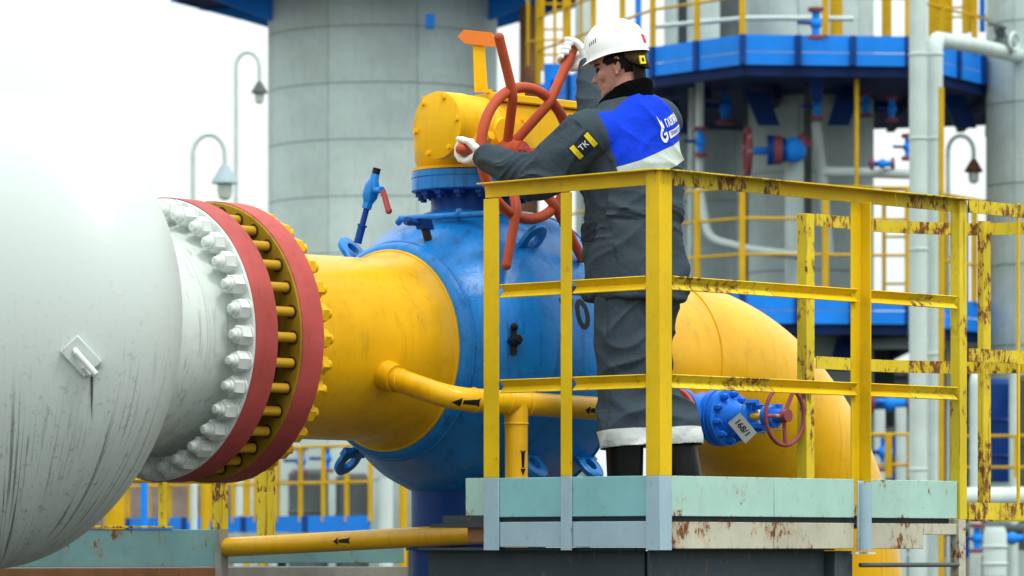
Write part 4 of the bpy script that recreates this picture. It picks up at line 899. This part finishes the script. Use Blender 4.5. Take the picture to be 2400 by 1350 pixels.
# ------------------------------------------------------------------ the worker
PF, PL = -V, -U                       # facing direction and left-hand direction
PO = Vector((.50, 16.29, FZ + .002))
def H(f, l, z): return PO + PF * f + PL * l + Z * z
PM = Matrix(((PF.x, PL.x, 0, PO.x), (PF.y, PL.y, 0, PO.y), (0, 0, 1, PO.z), (0, 0, 0, 1))); PMI = PM.inverted()
def loc(p): return PMI @ Vector(p)
def ring(c, ax, ay, n=28, e=2.0):
    r = []
    for i in range(n):
        a = 2 * math.pi * i / n; ca, sa = math.cos(a), math.sin(a)
        r.append(c + ax * math.copysign(abs(ca) ** (2 / e), ca) + ay * math.copysign(abs(sa) ** (2 / e), sa))
    return r
def vloft(mb, rows, n=28, e=2.3):
    """rows of (z, f, l, half depth, half width)"""
    return mb.loft([ring(Vector((f, l, z)), Vector((hd, 0, 0)), Vector((0, hw, 0)), n, e) for z, f, l, hd, hw in rows])
def limb(mb, pts, rs, n=20, k=6):
    """tapered limb through joints, rounded at the bends"""
    pts = [Vector(p) for p in pts]; P2 = []; R2 = []
    for i in range(len(pts) - 1):
        for j in range(k):
            t = j / k; P2.append(pts[i].lerp(pts[i + 1], t)); R2.append(rs[i] + (rs[i + 1] - rs[i]) * t)
    P2.append(pts[-1]); R2.append(rs[-1])
    for _ in range(2): P2 = [P2[0]] + [(P2[i - 1] + P2[i] * 2 + P2[i + 1]) / 4 for i in range(1, len(P2) - 1)] + [P2[-1]]
    mb.tube(P2, R2, n); mb.ball(P2[0], rs[0], n=20, m=12); mb.ball(P2[-1], rs[-1], n=20, m=12); return mb
def child(name, me, parent, mat, smooth=50, label=None):
    fin(me, smooth); me.materials.clear(); me.materials.append(mat); me.name = name
    o = bpy.data.objects.new(name, me); COL.objects.link(o)
    if parent: o.parent = parent
    if label: o['label'] = label
    return o

# joints (forward, left, up)
SHL, ELL = Vector((.07, .205, 1.50)), Vector((.235, .335, 1.315))
SHR, ELR = Vector((.085, -.20, 1.57)), Vector((.43, -.205, 1.60))
b1, b2 = BARS[2]; axL = (loc(b2) - loc(b1)).normalized(); HDL = loc(b2) - axL * .062      # left fist round the near bar
c1, c2 = BARS[0]; axR = (loc(c2) - loc(c1)).normalized(); HDR = loc(c2) - axR * .032      # right fist on the raised bar
WRL = HDL + (ELL - HDL).normalized() * .095 + Vector((0, 0, .0)); WRR = HDR + Vector((-.078, -.035, -.04))
HPL, KNL, ANL = Vector((.015, .098, .90)), Vector((.015, .102, .54)), Vector((-.005, .10, .10))
HPR, KNR, ANR = Vector((.02, -.098, .90)), Vector((.065, -.095, .56)), Vector((-.14, -.10, .10))
# head frame
yaw, pitch = R(30), R(13)
hf = Vector((math.cos(yaw) * math.cos(pitch), math.sin(yaw) * math.cos(pitch), -math.sin(pitch))); hl = Vector((-math.sin(yaw), math.cos(yaw), 0)); hu = hf.cross(hl)
HO = Vector((.118, 0, 1.772))
def hd(x, y, z): return HO + hf * x + hl * y + hu * z

# ---- body (one continuous surface, mostly under the clothes)
b = MB()
vloft(b, [(.86, .02, 0, .10, .155), (1.0, .03, 0, .11, .16), (1.15, .035, 0, .105, .15), (1.32, .05, 0, .12, .175), (1.46, .065, 0, .11, .18), (1.54, .075, 0, .085, .13), (1.58, .08, 0, .06, .07)])
limb(b, [SHL, ELL, WRL], [.055, .045, .03]); limb(b, [SHR, ELR, WRR], [.055, .045, .03]); 
limb(b, [HPL, KNL, ANL], [.085, .06, .04]); limb(b, [HPR, KNR, ANR], [.085, .06, .04])
for a in (ANL, ANR): limb(b, [a + Vector((-.02, 0, -.04)), a + Vector((.14, 0, -.06))], [.038, .03])
limb(b, [Vector((.07, 0, 1.50)), hd(-.02, 0, -.05)], [.068, .06])
HS = [(-.112, .074, .040, .020), (-.106, .088, .012, .034), (-.092, .092, -.006, .045), (-.078, .087, -.02, .052), (-.066, .092, -.04, .056), (-.058, .0885, -.055, .058), (-.048, .094, -.066, .060), (-.036, .0895, -.075, .063), (-.02, .089, -.083, .066), (-.004, .086, -.09, .069), (.014, .088, -.094, .071), (.028, .0935, -.096, .073), (.06, .093, -.097, .076), (.09, .083, -.09, .072), (.115, .06, -.07, .058), (.135, .02, -.03, .03)]
rows = []
for z, fx, bx, w in HS:
    m_, h_ = (fx + bx) / 2, (fx - bx) / 2; rr = []
    for i in range(40):
        a = 2 * math.pi * i / 40; ca, sa = math.cos(a), math.sin(a)
        x = m_ + h_ * math.copysign(abs(ca) ** .88, ca); y = w * math.copysign(abs(sa) ** .88, sa) * (1 - .16 * max(0, ca) ** 2)
        rr.append(hd(x, y, z))
    rows.append(rr)
b.loft(rows)
# nose, lips, brow, ears
b.loft([[hd(.078, .009, .010), hd(.078, -.009, .010), hd(.088, -.004, .010), hd(.088, .004, .010)], [hd(.080, .013, -.012), hd(.080, -.013, -.012), hd(.104, -.005, -.012), hd(.104, .005, -.012)], [hd(.080, .020, -.030), hd(.080, -.020, -.030), hd(.1155, -.009, -.028), hd(.1155, .009, -.028)], [hd(.082, .017, -.040), hd(.082, -.017, -.040), hd(.106, -.009, -.040), hd(.106, .009, -.040)]])
b.ball(hd(.108, 0, -.031), hf * .0105, hl * .011, hu * .010, 14, 10)
for s in (-1, 1):
    b.ball(hd(.093, s * .013, -.034), hf * .012, hl * .009, hu * .008, 12, 8)
    b.ball(hd(.080, s * .030, .020), hf * .012, hl * .022, hu * .008, 14, 8)
    b.ball(hd(.060, s * .044, -.022), hf * .022, hl * .020, hu * .026, 14, 8)
    e0 = hd(-.008, s * .070, -.004); ea = (hf * .95 - hl * .35 * s).normalized(); eu = (hu - hf * .12).normalized(); en = ea.cross(eu)
    path = [e0 + ea * (.016 * math.cos(t)) * (1.0 if math.sin(t) > -.2 else .75) + eu * (.032 * math.sin(t)) + hl * s * (.007 + .008 * (math.cos(t) < .2)) for t in [R(x) for x in range(-110, 150, 16)]]
    b.tube(path, .0048, 8); b.ball(e0 + hl * s * .002, ea * .015, eu * .030, en * .006, 14, 8); b.ball(e0 - eu * .03 + hl * s * .006 + ea * .005, .0075, n=12, m=8)
b.ball(hd(.090, 0, -.056), hf * .007, hl * .024, hu * .006, 14, 8); b.ball(hd(.088, 0, -.0685), hf * .009, hl * .021, hu * .0065, 14, 8); b.ball(hd(.082, 0, -.1), hf * .012, hl * .018, hu * .013, 14, 8)
me = remeshed(b, .0042, 5, .45)
def headloc(p): q = p - HO; return q.dot(hf), q.dot(hl), q.dot(hu)
def facefn(p):
    x, y, z = headloc(p)
    if x < .03 or abs(z) > .13: return 0
    d = -.006 * math.exp(-(((abs(y) - .031) / .014) ** 2 + ((z - .001) / .010) ** 2)) - .0035 * math.exp(-(((z + .062) / .0018) ** 2 + (y / .022) ** 2))
    return d + .0022 * math.exp(-(((abs(y) - .031) / .012) ** 2 + ((z + .001) / .0045) ** 2))
wrinkle(me, facefn)
def f_lips(p):
    x, y, z = headloc(p)
    return .0105 - abs(z + .062) - abs(y) * .25 if x > .07 else -1
def f_brow(p):
    x, y, z = headloc(p); t = abs(y) - .014
    return .0042 - abs(z - .021 - .10 * (t if t < .02 else .04 - t)) if (x > .05 and .012 < abs(y) < .054) else -1
attr(me, 'lips', f_lips); attr(me, 'brow', f_brow)
person = child('person', me, None, M_skin, 0); fin(me, 60)
person.matrix_world = PM
tag(person, 'person in a white hard hat and grey and blue work suit turning the handwheel', 'person')
def pchild(name, mb_or_me, mat, parent=None, smooth=50, label=None):
    me_ = mb_or_me.mesh(name, OX, smooth) if isinstance(mb_or_me, MB) else mb_or_me
    return child(name, me_, parent or person, mat, smooth, label)
for s in (-1, 1):
    pchild('eye', MB().ball(hd(.0765, s * .031, .0005), .0105, n=14, m=10), M_eye)
    pchild('eyelid', MB().tube([hd(.076 + .0095 * math.cos(t) , s * .031 + s * .015 * math.sin(t), .0035 - .003 * abs(math.sin(t))) for t in [R(x) for x in range(-70, 71, 20)]], .0016, 6), M_eye)
# hair round the back and sides
hm = MB().ball(hd(-.010, 0, .026), hf * .094, hl * .0795, hu * .098, 48, 32)
vs_, keep = hm.v, []
for f in hm.f:
    c = sum((hm.v[i] for i in f), Vector()) / len(f); x, y, z = headloc(c)
    if (x < .042 and z > -.002 + max(0, x + .012) * .3) or (x < -.026 and z > -.072) or (.0 < x < .030 and .010 < z < .05): keep.append(f)
hm.f = keep; pchild('hair', hm, M_hair)
nl = [[hd(-.018 + rf_ * math.cos(a), rs_ * math.sin(a), z) for a in [R(x) for x in range(124, 237, 8)]] for z, rf_, rs_ in ((.0, .082, .078), (-.03, .081, .076), (-.06, .077, .072), (-.09, .072, .070), (-.115, .070, .069))]
nh = MB().loft(nl, cap=False); k_ = len(nl[0]); nh.f = [f for f in nh.f if not (f[0] % k_ == k_ - 1)]; pchild('nape_hair', nh, M_hair)

# ---- jacket
j = MB()
vloft(j, [(.862, .028, .005, .158, .205), (.90, .028, .005, .163, .212), (1.0, .03, .005, .165, .214), (1.10, .035, .005, .158, .207), (1.17, .038, .003, .150, .200), (1.25, .045, .002, .152, .206), (1.35, .05, 0, .158, .218), (1.43, .06, 0, .156, .222), (1.50, .062, -.004, .150, .212), (1.56, .060, -.014, .142, .195), (1.61, .062, -.018, .125, .155), (1.65, .070, -.014, .10, .112), (1.675, .08, -.006, .078, .085)], 40, 2.4)
limb(j, [Vector((.06, .13, 1.49)), SHL + Vector((0, .015, -.005)), ELL, WRL - (WRL - ELL).normalized() * .012], [.10, .105, .082, .058], 24, 7)
limb(j, [Vector((.06, -.12, 1.555)), SHR, ELR, WRR - (WRR - ELR).normalized() * .025], [.10, .10, .08, .055], 24, 7)
jm = remeshed(j, .0065, 5, .5)
dUL = (ELL - SHL).normalized(); dUR = (ELR - SHR).normalized(); dFL = (WRL - ELL).normalized()
def nz(p, s): return noise.noise(p * s)
def ridge(p, s): return max(0.0, 1 - abs(noise.noise(p)) * s)
def creases(p, ang, along, across, seed, s=3.2):
    """sharp creases that run along a direction tilted by ang on the cloth"""
    h = p.x * .9 + p.y; c_, s_ = math.cos(ang), math.sin(ang); a, b = h * c_ + p.z * s_, -h * s_ + p.z * c_
    w = noise.noise(p * 5 + Vector((seed, 0, 0))) * .03
    return ridge(Vector((a * along + seed, (b + w) * across, (p.x - p.y) * 2)), s) ** 2
def jfold(p):
    p = Vector(p); out = .005 * nz(p, 6)
    tl = (p - SHL).dot(dUL); onl = p.y > .20 and tl > .02
    m1 = max(0, min(1, .5 + 1.6 * nz(p, 4.5)))
    if onl:
        a = (p - ELL).dot(dFL); r_ = p - ELL - dFL * a
        q = Vector((a * 15 + r_.z * 10 + nz(p, 7) * 1.5, r_.z * 5, r_.x * 5 + 4))
        out += .014 * ridge(q, 2.4) ** 2 * (1.2 if abs(a - .02) < .16 else .7) - .004
    else:
        low = 1.0 if p.z < 1.30 else .55
        out += (.021 * creases(p, .42, 2.4, 8.5, 1.7, 2.4) * m1 + .019 * creases(p, -.5, 2.4, 8, 8.1, 2.4) * (1 - m1)) * low
        out += .007 * creases(p, .1, 2, 20, 4.4) * math.exp(-((p.z - 1.18) / .09) ** 2) - .004
        out -= .008 * math.exp(-((p.z - 1.165) / .012) ** 2)
        out += .004 * math.exp(-((p.z - .872) / .010) ** 2)
    return out
wrinkle(jm, jfold)
def sleeve(p):
    l = (p - SHL).dot(dUL) * .8 + (p.y - .185) * 1.0 + .1 * max(0, p.z - 1.52)
    r = (p - SHR).dot(dUR) * .8 + (-p.y - .215) * .8
    return max(l, r) - .012
def band_c(p): return 1.372 + .36 * (.05 - p.y)
def f_blue(p):
    yoke = 1.505 + .05 * max(0, -p.x) * 0 + (.50 * max(0.0, -(p.x + .03)) + max(0, .0 - p.y) * .25) * 1.0
    back = -(p.x - .012 + .20 * max(0, .15 - p.y) * max(0, min(1, (p.z - 1.48) / .1)))
    front = min(p.x - .17, 1.53 - p.z)
    return min(p.z - (band_c(p) + .042), -sleeve(p), max(back, front))
def f_band(p): return min(.040 - abs(p.z - band_c(p)), -sleeve(p) + .01)
attr(jm, 'blue', f_blue); attr(jm, 'band', f_band)
jb = mesh_bvh(jm)
jacket = pchild('jacket', jm, M_jacket, smooth=60)
# collar of black fleece
cr = []
for t, (f, z, ra, rl, tz) in enumerate([(.078, 1.565, .118, .118, .20), (.086, 1.60, .122, .112, .30), (.088, 1.635, .118, .106, .50), (.086, 1.662, .112, .100, .60), (.086, 1.668, .102, .092, .60), (.088, 1.645, .090, .082, .54), (.09, 1.60, .085, .075, .3)]):
    rr = []
    for i in range(36):
        a = 2 * math.pi * i / 36; x = math.cos(a); fx = f + ra * x * (1.18 if x > 0 else 1.0); rr.append(Vector((fx, rl * math.sin(a), z - tz * (fx - f) * (1.0 if x > 0 else .85) )))
    cr.append(rr)
cm = remeshed(MB().loft(cr, cap=False).loft([cr[-1], cr[0]], cap=False), .006, 3); wrinkle(cm, lambda p: .003 * nz(p, 60) + .003 * nz(p, 18)); pchild('fleece_collar', cm, M_fleece)
# pocket flap on the left side and a waist seam
ez = Vector((0, 0, 1))
def pdecal(name, vf, o, ex, ey, d, mat, parent, off=.003, ml=.012): return pchild(name, decal(vf, o, ex, ey, d, jb, off, ml), mat, parent, 60)
pdecal('pocket_flap', poly2([(-.045, -.035), (.045, -.035), (.045, .035), (-.045, .035)]), Vector((.10, .20, 1.12)), Vector((-.85, .5, 0)).normalized(), ez, Vector((-.5, -.86, 0)).normalized(), M_plain, jacket, .006)
# arm patch
ro_ = loc(Vector((0, 0, CZ))); rd_ = (loc(pt(1368, 342, 16)) - ro_).normalized(); ph_ = jb.ray_cast(ro_, rd_); po = ph_[0]; pd = (-ph_[1] + rd_ * 1.5).normalized(); pa = (dUL - pd * dUL.dot(pd)).normalized(); pc = -pd.cross(pa)
if pc.z < 0: pa, pc = -pa, -pc
rot = lambda a: (pa * math.cos(a) + pc * math.sin(a), -pa * math.sin(a) + pc * math.cos(a))
e1, e2 = rot(0)
pat = pdecal('arm_patch', poly2([(-.05, -.034), (.05, -.034), (.05, .034), (-.05, .034)]), po, e1, e2, pd, M_navy, jacket, .003)
pdecal('patch_stripe', poly2([(-.046, -.030), (-.026, -.030), (-.026, .030), (-.046, .030)], [(.026, -.030), (.046, -.030), (.046, .030), (.026, .030)]), po, e1, e2, pd, M_pyel, pat, .0048, .01)
pdecal('patch_letters', text_polys('ТК', .03, bold=.0006), po, e1, e2, pd, M_wprint, pat, .0048, .01)
# back logo: flame shaped sign, name and white bar with small lettering
bd = Vector((.93, .30, 0)).normalized(); bx = Vector((.28, -.93, .36)); bx = (bx - bd * bx.dot(bd)).normalized(); by = bd.cross(bx); by = (by if by.z > 0 else -by) * .84; bx = bx * .68
bo = Vector((-.25, -.130, 1.535))
def arcpoly(cx, cy, ro_, ri, a0, a1, n=14, sx=1.0): return [poly for poly in [[(cx + sx * ro_ * math.cos(R(a0 + (a1 - a0) * i / n)), cy + ro_ * math.sin(R(a0 + (a1 - a0) * i / n))), (cx + sx * ro_ * math.cos(R(a0 + (a1 - a0) * (i + 1) / n)), cy + ro_ * math.sin(R(a0 + (a1 - a0) * (i + 1) / n))), (cx + sx * ri * math.cos(R(a0 + (a1 - a0) * (i + 1) / n)), cy + ri * math.sin(R(a0 + (a1 - a0) * (i + 1) / n))), (cx + sx * ri * math.cos(R(a0 + (a1 - a0) * i / n)), cy + ri * math.sin(R(a0 + (a1 - a0) * i / n)))] for i in range(n)]]
gx = -.088
sign = arcpoly(gx, -.022, .038, .020, 100, 360, 16, .8) + [[(gx - .004, -.026), (gx + .030, -.026), (gx + .030, -.014), (gx - .004, -.014)], [(gx - .014, .018), (gx - .006, .072), (gx + .006, .03), (gx + .016, .045), (gx + .022, .014), (gx + .012, .004), (gx + .004, .014), (gx - .004, .004)]]
lo = pdecal('logo_print', poly2(*sign), bo, bx, by, bd, M_wprint, jacket, .003, .012)
pdecal('name_print', text_polys('ГАЗПРОМ', .050, bold=.0014), bo + bx * .045 + by * .018, bx * .72, by, bd, M_wprint, jacket, .003, .012)
pdecal('bar_print', poly2([(-.040, -.052), (.135, -.052), (.135, -.018), (-.040, -.018)]), bo, bx, by, bd, M_wprint, jacket, .003, .012)
pdecal('bar_letters', text_polys('ТРАНСГАЗ', .028, bold=.0005), bo + bx * .047 - by * .035, bx, by, bd, M_bprint, jacket, .0045, .012)

# ---- trousers
t = MB()
vloft(t, [(.80, .025, 0, .11, .17), (.88, .028, 0, .135, .19), (.98, .03, 0, .14, .19)], 36, 2.3)
def leg(pts, rs): limb(t, pts, rs, 24, 8)
leg([HPL, Vector((.008, .102, .70)), KNL, Vector((.0, .10, .42)), Vector((-.005, .10, .325))], [.108, .100, .092, .093, .099])
leg([HPR, Vector((.055, -.098, .72)), KNR, Vector((-.045, -.10, .43)), Vector((-.108, -.10, .325))], [.108, .098, .087, .09, .097])
tm_ = remeshed(t, .0065, 5, .5)
def tfold(p):
    p = Vector(p); kz = KNL.z if p.y > 0 else KNR.z; m1 = max(0, min(1, .5 + 1.6 * nz(p, 5)))
    kn = math.exp(-((p.z - kz + .04) / .12) ** 2); an = math.exp(-((p.z - .40) / .07) ** 2)
    o = .005 * nz(p, 6) + (.013 + .012 * kn + .006 * an) * (creases(p, .5, 2.4, 8.5, 2.2, 2.6) * m1 + creases(p, -.45, 2.4, 8.5, 6.3, 2.6) * (1 - m1)) - .004
    o -= .005 * math.exp(-((p.x - .0) / .005) ** 2) * (1 if p.y > .12 and p.z < .86 else 0)
    return o
wrinkle(tm_, tfold)
bm = bmesh.new(); bm.from_mesh(tm_); bmesh.ops.bisect_plane(bm, geom=bm.verts[:] + bm.edges[:] + bm.faces[:], plane_co=(0, 0, .292), plane_no=(.10, 0, 1), clear_inner=True); bm.to_mesh(tm_); bm.free()
attr(tm_, 'band', lambda p: .066 - (p.z + .10 * p.x - .292))
tr = pchild('trousers', tm_, M_trous, smooth=60); sd = tr.modifiers.new('thick', 'SOLIDIFY'); sd.thickness = .006; sd.offset = -1
# ---- boots
for a, kz in ((ANL, KNL), (ANR, KNR)):
    top = Vector((a.x + (.005 if a.x > -.05 else .062), a.y, .375)); bt = MB()
    limb(bt, [top, a + Vector((0, 0, .03)), a + Vector((-.008, 0, -.03))], [.076, .068, .058], 22, 7)
    bt.loft([ring(Vector((a.x - .085 + s * .30, a.y, h / 2 + .012)), Vector((0, w, 0)), Vector((0, 0, h / 2)), 22, 2.6) for s, h, w in ((0, .06, .028), (.05, .10, .042), (.3, .12, .044), (.55, .095, .047), (.8, .075, .05), (.95, .055, .04), (1.0, .03, .02))])
    bme = remeshed(bt, .006, 6); bo_ = pchild('boot', bme, M_boot, smooth=60)
    so = MB().prism([Vector((a.x - .085 + .305 * s, a.y + w, 0)) for s, w in ((0, -.025), (.1, -.042), (.4, -.042), (.75, -.054), (.95, -.04), (1, 0), (.95, .04), (.75, .054), (.4, .042), (.1, .042), (0, .025))], Vector((0, 0, .022))); pchild('sole', so, M_gask, bo_)

# ---- gloves: a palm, four curled fingers of different length and a thumb, closed round the bar
def glove(c, ax, wr, thumb_dir, name_mat=M_glove):
    """c bar centre in the fist, ax bar axis towards the thumb side, wr wrist joint"""
    e1 = (wr - c); wl = e1.length; e1 = (e1 - ax * e1.dot(ax)).normalized(); e2 = ax.cross(e1) * thumb_dir
    g_ = MB(); pp = lambda s, x, y: c + ax * s + e1 * x + e2 * y
    wc = wr
    g_.loft([ring(wc + (wc - c).normalized() * .03, ax * .034, e2 * .029, 20), ring(wc, ax * .033, e2 * .027, 20), ring(wc.lerp(pp(0, .045, .012), .5), ax * .040, e2 * .025, 20, 2.4), ring(pp(0, .048, .014), ax * .046, e2 * .024, 20, 2.6), ring(pp(0, .034, .026), ax * .046, (e2 * .9 + e1 * .3) * .02, 20, 2.6), ring(pp(0, .02, .036), ax * .043, (e2 * .5 + e1 * .8) * .014, 20, 2.6)])
    for s, ln, r in ((.034, .96, .0118), (.0115, 1.08, .0122), (-.0115, 1.0, .0118), (-.033, .84, .0108)):
        pts_ = [(.040, .026), (.018, .0405), (-.006, .0425), (-.027, .032), (-.0365, .010), (-.034, -.014), (-.020, -.030), (-.006, -.035)]
        pts_ = pts_[:7 + (ln > .9)]; rr = [r * 1.08] * 2 + [r * 1.12] + [r] * (len(pts_) - 4) + [r * .86]
        P2 = [pp(s * (1 - .08 * i / 7), x, y) for i, (x, y) in enumerate(pts_)]
        g_.tube(P2, rr, 12); g_.ball(P2[-1], r * .86, n=12, m=8); g_.ball(P2[2], r * 1.16, n=12, m=8)
    tp = [pp(.012, .060, -.004), pp(.034, .040, -.024), pp(.047, .014, -.036), pp(.050, -.012, -.036), pp(.049, -.032, -.031)]
    g_.tube(tp, [.019, .017, .0138, .0128, .0108], 12); g_.ball(tp[-1], .0108, n=12, m=8); g_.ball(tp[0], .02, n=12, m=8)
    me_ = remeshed(g_, .0030, 3, .4); wrinkle(me_, lambda p: .0012 * nz(p, 70) + .0012 * nz(p, 30))
    o = pchild('glove', me_, name_mat, smooth=70)
    d = (wr - c).normalized()
    for k in range(5): 
        q = wr + d * (.002 + .008 * k); pchild('cuff_rib', MB().loft([ring(q + d * (.0035 * math.cos(a)), ax * (.036 + .003 * math.sin(a)), e2 * (.031 + .003 * math.sin(a)), 22) for a in [R(x) for x in range(0, 181, 30)]], cap=False), name_mat, o)
    return o
glove(HDL, axL, WRL, -1); glove(HDR, axR, WRR, 1)

# ---- hard hat
hat = MB(); n_ = 48; rows = []; hx, hz = -.004, .046
def hatp(a, rf, rs_, z, x0=0.0): return hd(hx + x0 + rf * math.cos(a), rs_ * math.sin(a), hz + z)
for z, k in ((0, 1.0), (.02, 1.0), (.045, .975), (.07, .915), (.092, .82), (.110, .68), (.123, .49), (.130, .27), (.132, .08)):
    rows.append([hatp(2 * math.pi * i / n_, .121 * k, .106 * k, z + .002 * math.cos(4 * math.pi * i / n_)) for i in range(n_)])
brim = [[hatp(2 * math.pi * i / n_, .127 + .026 * max(0, math.cos(2 * math.pi * i / n_)) ** 2, .111, -.006 - .010 * max(0, math.cos(2 * math.pi * i / n_)) ** 2 - .008 * max(0, -math.cos(2 * math.pi * i / n_))) for i in range(n_)]]
inn = [[hatp(2 * math.pi * i / n_, .118, .102, -.004) for i in range(n_)], [hatp(2 * math.pi * i / n_, .114, .099, .05) for i in range(n_)], [hatp(2 * math.pi * i / n_, .07, .06, .11) for i in range(n_)], [hatp(2 * math.pi * i / n_, .01, .01, .125) for i in range(n_)]]
hat.loft(inn[::-1] + brim + rows, cap=True); hatm = hat.mesh('hard_hat', OX, 50); hato = child('hard_hat', hatm, person, M_hat, 50)
for s in (-1, 0, 1): pchild('hat_ridge', MB().tube([hatp(0, .121 * k, 0, z) + hl * s * .022 + hu * .001 for z, k in ((.05, .96), (.092, .82), (.123, .49), (.1325, .1))] + [hatp(math.pi, .121 * k, 0, z) + hl * s * .022 + hu * .001 for z, k in ((.1325, .1), (.123, .49), (.092, .82), (.05, .96))], .005, 8), M_hat, hato)
hb = hat.bvh()
pchild('hat_mark', decal(poly2(*[[(-.020 + i * .010, -.004 - .002 * (3 - i) ), (-.016 + i * .010, -.004 - .002 * (3 - i)), (-.013 + i * .010, .004 + .003 * i), (-.016 + i * .010, .004 + .003 * i)] for i in range(4)]), hd(.065, .2, hz + .058), -hf, hu, -hl, hb, .0012, .01), M_black, hato)
pchild('rear_label', decal(poly2([(-.016, -.017), (.016, -.017), (.016, .017), (-.016, .017)]), hd(-.3, .012, hz + .034), -hl, hu, hf, hb, .002, .01), M_redl, hato)
arc = [math.pi * (.62 + .76 * i / 20) for i in range(21)]
sb = MB().loft([[hatp(a, .107, .089, z, -.003) for a in arc] for z in (.0,)] + [[hatp(a, .109, .091, -.082 * (.35 + .65 * math.sin(math.pi * (i / 20)) ** .6), -.003) for i, a in enumerate(arc)]], cap=False)
sb.f = [f for f in sb.f if max(f[:2]) - min(f[:2]) < 2 or True][:20]; sbo = pchild('nape_strap', sb, M_gask, hato); md = sbo.modifiers.new('s', 'SOLIDIFY'); md.thickness = .004
a_ = math.pi * .83
lc = hatp(a_, .113, .095, -.050, -.003); ln_ = (hf * math.cos(a_) + hl * math.sin(a_)).normalized(); lt = hu.cross(ln_)
pchild('yellow_tag', MB().box(lc, lt * .015, hu * .016, ln_ * .003), M_pyel, hato); pchild('tag_mark', MB().box(lc + ln_ * .0035, lt * .006, hu * .007, ln_ * .001), M_black, hato)
bpy.context.view_layer.update()
